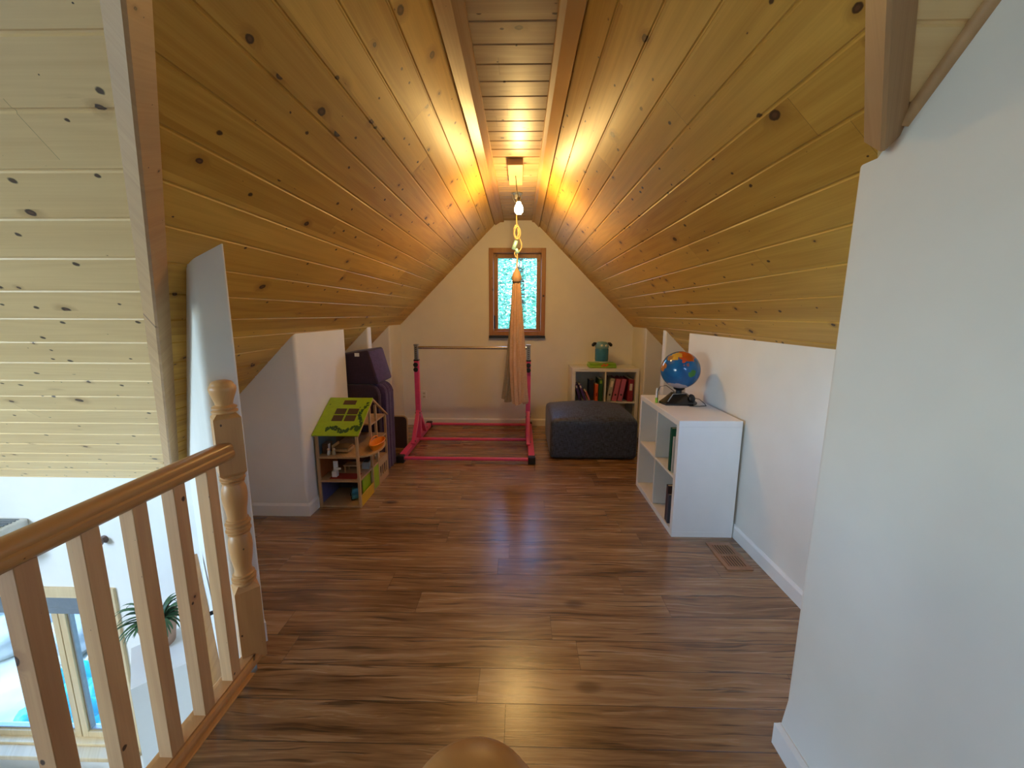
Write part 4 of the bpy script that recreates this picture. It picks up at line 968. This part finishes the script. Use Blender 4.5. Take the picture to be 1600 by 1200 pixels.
# coloured front boards on the open side (+X)
dbox('yellow_board', (DX1 - 0.008, DY0 + pw, 0.0), (DX1 - 0.001, YM - 0.05, 0.085), M['yellow'])
dbox('green_door', (DX1 - 0.03, DY0 + 0.10, 0.03), (DX1 - 0.022, YM - 0.05, 0.19), M['green'])
dbox('green_door', (DX1 - 0.008, YM - 0.03, 0.014), (DX1 - 0.001, YM + 0.07, 0.195), M['green'])
bm = B()
for k in range(5): box(bm, (DX1 - 0.009, YM + 0.095 + 0.044 * k, 0.06), (DX1 - 0.002, YM + 0.108 + 0.044 * k, 0.15))
box(bm, (DX1 - 0.009, YM + 0.088, 0.15), (DX1 - 0.002, DY1 - 0.018, 0.195)); box(bm, (DX1 - 0.009, YM + 0.088, 0.014), (DX1 - 0.002, DY1 - 0.018, 0.06))
obj('veranda_panel', bm, M['toywood'], dh)

# small toys in the dollhouse
bm = B(); ell = [(DX1 + 0.10 * math.sin(PI * i / 14), 2.85 - 0.195 * math.cos(PI * i / 14)) for i in range(15)]
prism(bm, [(x - 0.001, y, 0.375) for x, y in ell], (0, 0, 0.013)); obj('balcony', bm, M['toywood'], dh)
bs = thing('toy_basket', 'orange plastic basket on the curved balcony of the dollhouse', 'basket', (-1.104, 2.85, 0.388), 0.0)
def oval(rx, ry, n=28): return [(rx * math.cos(2 * PI * k / n), ry * math.sin(2 * PI * k / n)) for k in range(n)]
bm = B(); o0, o1, o2, o3 = oval(0.036, 0.085), oval(0.048, 0.112), oval(0.044, 0.107), oval(0.033, 0.08)
loft_plan(bm, [(o0, 0.0), (o1, 0.045), (o2, 0.045), (o3, 0.004)]); obj('bowl', bm, M['orange'], bs, smooth='auto')
bm = B(); tube(bm, [(x, y, 0.046) for x, y in oval(0.0465, 0.1105)], 0.0045, 8, closed=True)
tube(bm, [(-0.03, 0.09 * math.cos(t), 0.045 + 0.035 * math.sin(t)) for k, t in enumerate([PI * i / 12 for i in range(13)])], 0.004, 8); obj('rim', bm, M['orange'], bs, smooth=True)
car = thing('toy_car', 'teal toy car on the ground floor of the dollhouse', 'toy', (-1.262, 2.76, 0.014), 0.5)
bm = B(); box(bm, (-0.028, -0.06, 0.012), (0.028, 0.06, 0.045), 0.008); box(bm, (-0.024, -0.03, 0.04), (0.024, 0.035, 0.078), 0.012); obj('body', bm, M['teal'], car, smooth='auto')
for sx in (-1, 1):
    for sy in (-1, 1):
        bm = B(); tube(bm, [(sx * 0.026, sy * 0.038, 0.014), (sx * 0.033, sy * 0.038, 0.014)], 0.014, 14); obj('wheel', bm, M['black'], car, smooth='auto')
bm = B(); box(bm, (-0.0245, -0.022, 0.052), (0.0245, 0.028, 0.07), 0.002); obj('window_band', bm, M['black'], car)
ch = thing('toy_chair', 'white toy high chair on the middle floor of the dollhouse', 'toy', (-1.375, 2.70, 0.209))
bm = B(); box(bm, (-0.018, -0.018, 0.0), (0.018, 0.018, 0.045), 0.002); obj('seat', bm, M['melamine'], ch)
bm = B(); box(bm, (-0.018, 0.012, 0.045), (0.018, 0.018, 0.115), 0.002); obj('backrest', bm, M['melamine'], ch)
bm = B(); box(bm, (0.018, -0.016, 0.06), (0.05, -0.008, 0.075), 0.001); obj('tray', bm, M['melamine'], ch)
tb = thing('toy_table', 'small wooden toy table behind the white toy chair', 'toy', (-1.285, 2.81, 0.209))
bm = B(); box(bm, (-0.06, -0.04, 0.05), (0.06, 0.04, 0.058), 0.001); obj('tabletop', bm, M['toywood'], tb)
for sx in (-1, 1):
    for sy in (-1, 1): bm = B(); box(bm, (sx * 0.05 - 0.004, sy * 0.032 - 0.004, 0), (sx * 0.05 + 0.004, sy * 0.032 + 0.004, 0.05)); obj('leg', bm, M['toywood'], tb)
rg = B(); box(rg, (-1.40, 2.655, 0.2092), (-1.20, 2.755, 0.2115)); tag(obj('toy_rug', rg, M['redfelt']), 'red felt toy rug on the middle floor of the dollhouse', 'rug')
bd = thing('toy_bed', 'wooden toy bed on the upper floor behind the front posts', 'toy', (-1.325, 2.75, 0.389))
bm = B(); box(bm, (-0.06, -0.05, 0.012), (0.06, 0.06, 0.03), 0.002); obj('frame', bm, M['toywood'], bd)
bm = B(); box(bm, (-0.064, -0.05, 0.0), (-0.058, 0.06, 0.06), 0.002); obj('headboard', bm, M['toywood'], bd)
bm = B(); box(bm, (-0.055, -0.045, 0.03), (0.055, 0.055, 0.042), 0.005); obj('mattress', bm, plain('brown felt', (122, 94, 62), 0.9), bd)
wd = thing('toy_cupboard', 'dark toy cupboard against the slate wall of the dollhouse upper floor', 'toy', (-1.435, 2.73, 0.389))
bm = B(); box(bm, (-0.022, -0.035, 0.0), (0.022, 0.035, 0.075), 0.002); obj('body', bm, plain('toy walnut', (92, 66, 44), 0.6), wd)
bm = B(); box(bm, (0.022, -0.032, 0.004), (0.0235, -0.002, 0.07)); obj('door', bm, M['melamine'], wd)
for lb, lc, cl in (('white toy figure on the upper floor left of the toy bed', (-1.395, 2.665, 0.389), (200, 196, 186)), ('cream toy figure on the upper floor beside the cupboard', (-1.360, 2.672, 0.389), (186, 170, 140))):
    f = thing('toy_figure', lb, 'toy', lc)
    bm = B(); lathe(bm, [(0.010, 0), (0.012, 0.01), (0.008, 0.032), (0.004, 0.036)], 14); obj('body', bm, plain('figure body', cl, 0.6), f, smooth='auto')
    bm = B(); bmesh.ops.create_uvsphere(bm, u_segments=14, v_segments=10, radius=0.010, matrix=Matrix.Translation((0, 0, 0.043))); obj('head', bm, plain('figure head', (214, 180, 146), 0.6), f, smooth=True)
st = thing('toy_stove', 'grey toy stove on the middle floor on the open side of the dollhouse', 'toy', (-1.205, 2.875, 0.209))
bm = B(); box(bm, (-0.028, -0.035, 0.0), (0.028, 0.035, 0.055), 0.003); obj('body', bm, plain('pale grey paint', (150, 160, 160), 0.5), st)
bm = B(); box(bm, (-0.02, -0.025, 0.055), (0.02, 0.025, 0.058), 0.001); obj('hob', bm, M['black'], st)
tk = thing('toy_toilet', 'tiny white toy beside the far corner post of the dollhouse', 'toy', (-1.20, 3.07, 0.209))
bm = B(); lathe(bm, [(0.012, 0), (0.010, 0.012), (0.018, 0.028), (0.016, 0.030)], 16); obj('bowl', bm, M['melamine'], tk, smooth='auto')
bm = B(); box(bm, (-0.012, 0.012, 0.0), (0.012, 0.024, 0.05), 0.002); obj('tank', bm, M['melamine'], tk)

# ------------------------------------------------------------------ downstairs, seen through the balusters
# white ledge perpendicular to the diagonal wall
bm = B(); dl0, dl1 = -4.79, -4.225
pts = [sd(0.20, dl0), sd(0.20, dl1), sd(-0.38, dl1), sd(-0.38, dl0)]
prism(bm, [(x, y, -2.6) for x, y in pts], (0, 0, 1.80)); struct('trim_ledge', bm, M['white_trim'])
pl_ = thing('potted_plant', 'spider plant with long drooping leaves in a clay pot on the white ledge', 'plant', (-2.42, 2.245, -0.80))
bm = B(); lathe(bm, [(0.072, 0), (0.078, 0.006), (0.100, 0.17), (0.106, 0.172), (0.108, 0.20), (0.100, 0.20), (0.094, 0.175)], 32); obj('pot', bm, M['pot'], pl_, smooth='auto')
bm = B(); lathe(bm, [(0.094, 0.17), (0.094, 0.182), (0.01, 0.19)], 24); obj('soil', bm, M['soil'], pl_)
bm = B(); rr = random.Random(11)
for k in range(58):
    a_ = rr.random() * 2 * PI; L_ = 0.15 + 0.15 * rr.random() * (0.3 if math.cos(a_) + math.sin(a_) > 0.6 or math.sin(a_) > 0.5 else 1); up0 = 0.6 + 0.9 * rr.random(); w_ = 0.006 + 0.004 * rr.random()
    pts = []; p = Vector((0.04 * math.cos(a_), 0.04 * math.sin(a_), 0.185)); el = up0
    for i in range(11):
        pts.append(p.copy()); p = p + Vector((math.cos(a_) * math.cos(el), math.sin(a_) * math.cos(el), math.sin(el))) * (L_ / 10); el -= 0.20 + 0.06 * rr.random()
    sdv = Vector((-math.sin(a_), math.cos(a_), 0)); rows = []
    for i, q in enumerate(pts):
        ww_ = w_ * math.sin(PI * (0.12 + 0.88 * i / 10)) ** 0.6 + 0.0005
        rows.append((bm.verts.new(q - sdv * ww_), bm.verts.new(q + Vector((0, 0, -ww_ * 0.5))), bm.verts.new(q + sdv * ww_)))
    for r0, r1 in zip(rows, rows[1:]):
        bm.faces.new((r0[0], r0[1], r1[1], r1[0])); bm.faces.new((r0[1], r0[2], r1[2], r1[1]))
o = obj('foliage', bm, M['leaf'], pl_, smooth=True)
# slanting wooden rail on the diagonal wall
bm = B()
pA, pB = Vector((-2.15, 2.353, -0.22)), Vector((-1.50, 1.703, -0.50))
nn = Vector((-1, -1, 0)).normalized(); dd = (pB - pA).normalized(); uu = nn.cross(dd).normalized()
if uu.z < 0: uu = -uu
st_ = thing('stair_handrail', 'brown wooden stair handrail slanting down the white diagonal wall', 'handrail', (0, 0, 0))
q = [pA + nn * 0.025 - uu * 0.045, pA + nn * 0.085 - uu * 0.045, pA + nn * 0.085 + uu * 0.045, pA + nn * 0.025 + uu * 0.045]
prism(bm, q, pB - pA); bmesh.ops.bevel(bm, geom=list(bm.edges), offset=0.008, segments=2, profile=0.5, affect='EDGES'); obj('rail', bm, M['rail'], st_, smooth='auto')
for f in (0.5,):
    bm = B(); c_ = pA.lerp(pB, f); tube(bm, [c_, c_ + nn * 0.035], 0.012, 10); obj('bracket', bm, M['black'], st_, smooth='auto')
# white bowl on the lower floor
tbl = thing('side_table', 'low white side table below the ledge downstairs', 'table', (-1.75, 1.35, -2.6))
bm = B(); box(bm, (-0.22, -0.22, 0.48), (0.22, 0.22, 0.51), 0.006); obj('tabletop', bm, M['melamine'], tbl)
for sx in (-1, 1):
    for sy in (-1, 1): bm = B(); box(bm, (sx * 0.19 - 0.015, sy * 0.19 - 0.015, 0), (sx * 0.19 + 0.015, sy * 0.19 + 0.015, 0.48)); obj('leg', bm, M['melamine'], tbl)
bm = B(); lathe(bm, [(0.05, 0), (0.09, 0.02), (0.125, 0.07), (0.13, 0.11), (0.122, 0.11), (0.115, 0.07), (0.08, 0.028), (0.01, 0.02)], 32, (-1.77, 1.35, -2.09))
tag(obj('bowl', bm, plain('white ceramic', (228, 232, 224), 0.2), None, smooth='auto'), 'white ceramic bowl seen downstairs between the last balusters', 'bowl')
# wall mounted air conditioner
ac = thing('air_conditioner', 'white wall-mounted air conditioner on the far stairwell wall', 'air conditioner', (-4.03, YFAR, -0.24))
bm = B(); prism(bm, [(-0.40, 0, -0.13), (-0.40, -0.14, -0.13), (-0.40, -0.20, -0.06), (-0.40, -0.21, 0.10), (-0.40, -0.17, 0.14), (-0.40, 0, 0.15)], (0.80, 0, 0)); bmesh.ops.bevel(bm, geom=list(bm.edges), offset=0.012, segments=3, profile=0.5, affect='EDGES'); obj('casing', bm, M['ac'], ac, smooth='auto')
bm = B()
for k in range(7): box(bm, (-0.36, -0.155 + k * 0.021, 0.146), (0.36, -0.147 + k * 0.021, 0.154))
obj('top_grille', bm, M['darkblind'], ac)
bm = B(); box(bm, (-0.34, -0.185, -0.125), (0.34, -0.14, -0.115), 0.002, M4=None); obj('air_flap', bm, M['darkblind'], ac)
kb = thing('wall_light', 'small brown round light fitting on the far stairwell wall above the window', 'light', (-3.08, YFAR, -0.25))
bm = B(); tube(bm, [(0, 0, 0), (0, -0.004, 0), (0, -0.02, 0), (0, -0.035, 0), (0, -0.055, 0), (0, -0.06, 0)], [0.03, 0.03, 0.012, 0.03, 0.03, 0.012], 20); obj('housing', bm, plain('brown metal', (104, 84, 74), 0.4), kb, smooth='auto')
# table under the stairwell window
t = thing('sideboard', 'pale glossy table top below the stairwell window', 'table', (-3.95, 2.18, -2.6))
bm = B(); box(bm, (-0.60, -0.24, 0.36), (0.45, 0.24, 0.40), 0.005); obj('tabletop', bm, plain('pale blue laminate', (196, 214, 232), 0.15), t)
for sx in (-0.56, 0.41):
    for sy in (-1, 1): bm = B(); box(bm, (sx - 0.02, sy * 0.2 - 0.02, 0), (sx + 0.02, sy * 0.2 + 0.02, 0.36)); obj('leg', bm, M['black'], t)

# ------------------------------------------------------------------ outdoors
def ground(name, pts, mat):
    bm = B(); prism(bm, pts, (0, 0, -0.1)); return struct(name, bm, mat)
ground('ground', [(-40, -40, -2.85), (40, -40, -2.85), (40, 40, -2.85), (-40, 40, -2.85)], plain('pale gravel', (140, 140, 132), 0.95, var=0.3, scale=2.0))
def rock(loc, r, seed, label):
    rr = random.Random(seed); bm = B(); bmesh.ops.create_icosphere(bm, subdivisions=3, radius=r)
    from mathutils import noise as mn
    for v in bm.verts:
        k = mn.noise(v.co * (1.6 / r) + Vector((seed * 3.1, 0, 0))); v.co *= 1 + 0.28 * k; v.co.z *= 0.62
    o = obj('boulder', bm, M['stone'], None, smooth='auto', loc=loc); tag(o, label, 'rock', 'boulders outside the stairwell window'); return o
rr = random.Random(5)
for k in range(14):
    x = -7.5 + 0.86 * (k % 7) + 0.05 * rr.random(); row = k // 7; y = 4.2 + row * 0.76
    rock((x, y, -2.68 + row * 0.22), 0.33 + 0.03 * rr.random(), k, 'pale boulder in the stone bank outside the stairwell window')
bm = B(); nx, ny = 30, 24; vv = {}
for i in range(nx + 1):
    for j in range(ny + 1):
        x = -5.15 + 1.15 * i / nx; y = 2.90 + 0.85 * j / ny
        z = -2.72 + 0.15 * j / ny + 0.05 * math.sin(i * 0.9 + j * 0.4) + 0.04 * math.sin(j * 1.3 - i * 0.5)
        vv[i, j] = bm.verts.new((x, y, z))
for i in range(nx):
    for j in range(ny): bm.faces.new((vv[i, j], vv[i + 1, j], vv[i + 1, j + 1], vv[i, j + 1]))
tp = obj('tarpaulin', bm, M['tarp'], None, smooth=True); md = tp.modifiers.new('solid', 'SOLIDIFY'); md.thickness = 0.01
tag(tp, 'turquoise tarpaulin spread over stones outside the stairwell window', 'tarpaulin')

def tree(name, label, cat, loc, h, rad, nleaf, mat, seed, group, lz=0.1, squash=1.0):
    t = thing(name, label, cat, loc, 0.0, group); rr = random.Random(seed)
    bm = B(); tube(bm, [(0, 0, 0), (0.05, 0.02, h * 0.3), (-0.03, 0.05, h * 0.62), (0.02, 0, h * 0.85)], [0.16 * h / 5, 0.12 * h / 5, 0.08 * h / 5, 0.03], 10)
    for k in range(7):
        a_ = k * 2.4; z = h * (0.28 + 0.08 * k); tube(bm, [(0, 0, z), (math.cos(a_) * rad * 0.35, math.sin(a_) * rad * 0.35, z + 0.2), (math.cos(a_) * rad * 0.7, math.sin(a_) * rad * 0.7, z + 0.3)], [0.05, 0.035, 0.015], 6)
    obj('trunk', bm, M['bark'], t, smooth=True)
    bm = B()
    for k in range(nleaf):
        while True:
            p = Vector((rr.uniform(-1, 1), rr.uniform(-1, 1), rr.uniform(-1, 1)))
            if 0.25 < p.length < 1: break
        p = Vector((p.x * rad, p.y * rad, h * 0.55 + p.z * h * 0.5 * squash))
        s_ = lz * (0.6 + 0.8 * rr.random()); q = Matrix.Rotation(rr.random() * 6.3, 3, 'Z') @ Matrix.Rotation(rr.random() * 3, 3, 'X')
        c = [Vector(v) for v in ((-s_, 0, 0), (0, -s_ * 0.42, 0.1 * s_), (s_, 0, 0), (0, s_ * 0.42, 0.1 * s_))]
        bm.faces.new([bm.verts.new(p + q @ v) for v in c])
    obj('foliage', bm, mat, t); return t
for k, (x, y, h) in enumerate(((-1.6, 10.2, 7.4), (1.5, 10.2, 7.0), (4.6, 10.8, 7.6), (0.0, 13.4, 9.0))):
    tree('garden_tree', ('leafy green tree seen through the end window at the left', 'leafy green tree filling the middle of the end window', 'leafy green tree seen through the end window at the right', 'tall leafy tree behind the others outside the end window')[k], 'tree', (x, y, -2.85), h, 1.5, 26000 if k in (0, 1, 3) else 6000, M['treeleaf'], k + 20, 'trees outside the end window', 0.05)
for k, x in enumerate((-13.6, -11.3, -9.0)):
    tree('garden_bush', ('bright green bush at the left above the stone bank', 'bright green bush in the middle above the stone bank', 'bright green bush at the right above the stone bank')[k], 'bush', (x, 5.6, -2.85), 2.2, 1.05, 4500, M['bushleaf'], k + 40, 'bushes above the stone bank', 0.06)
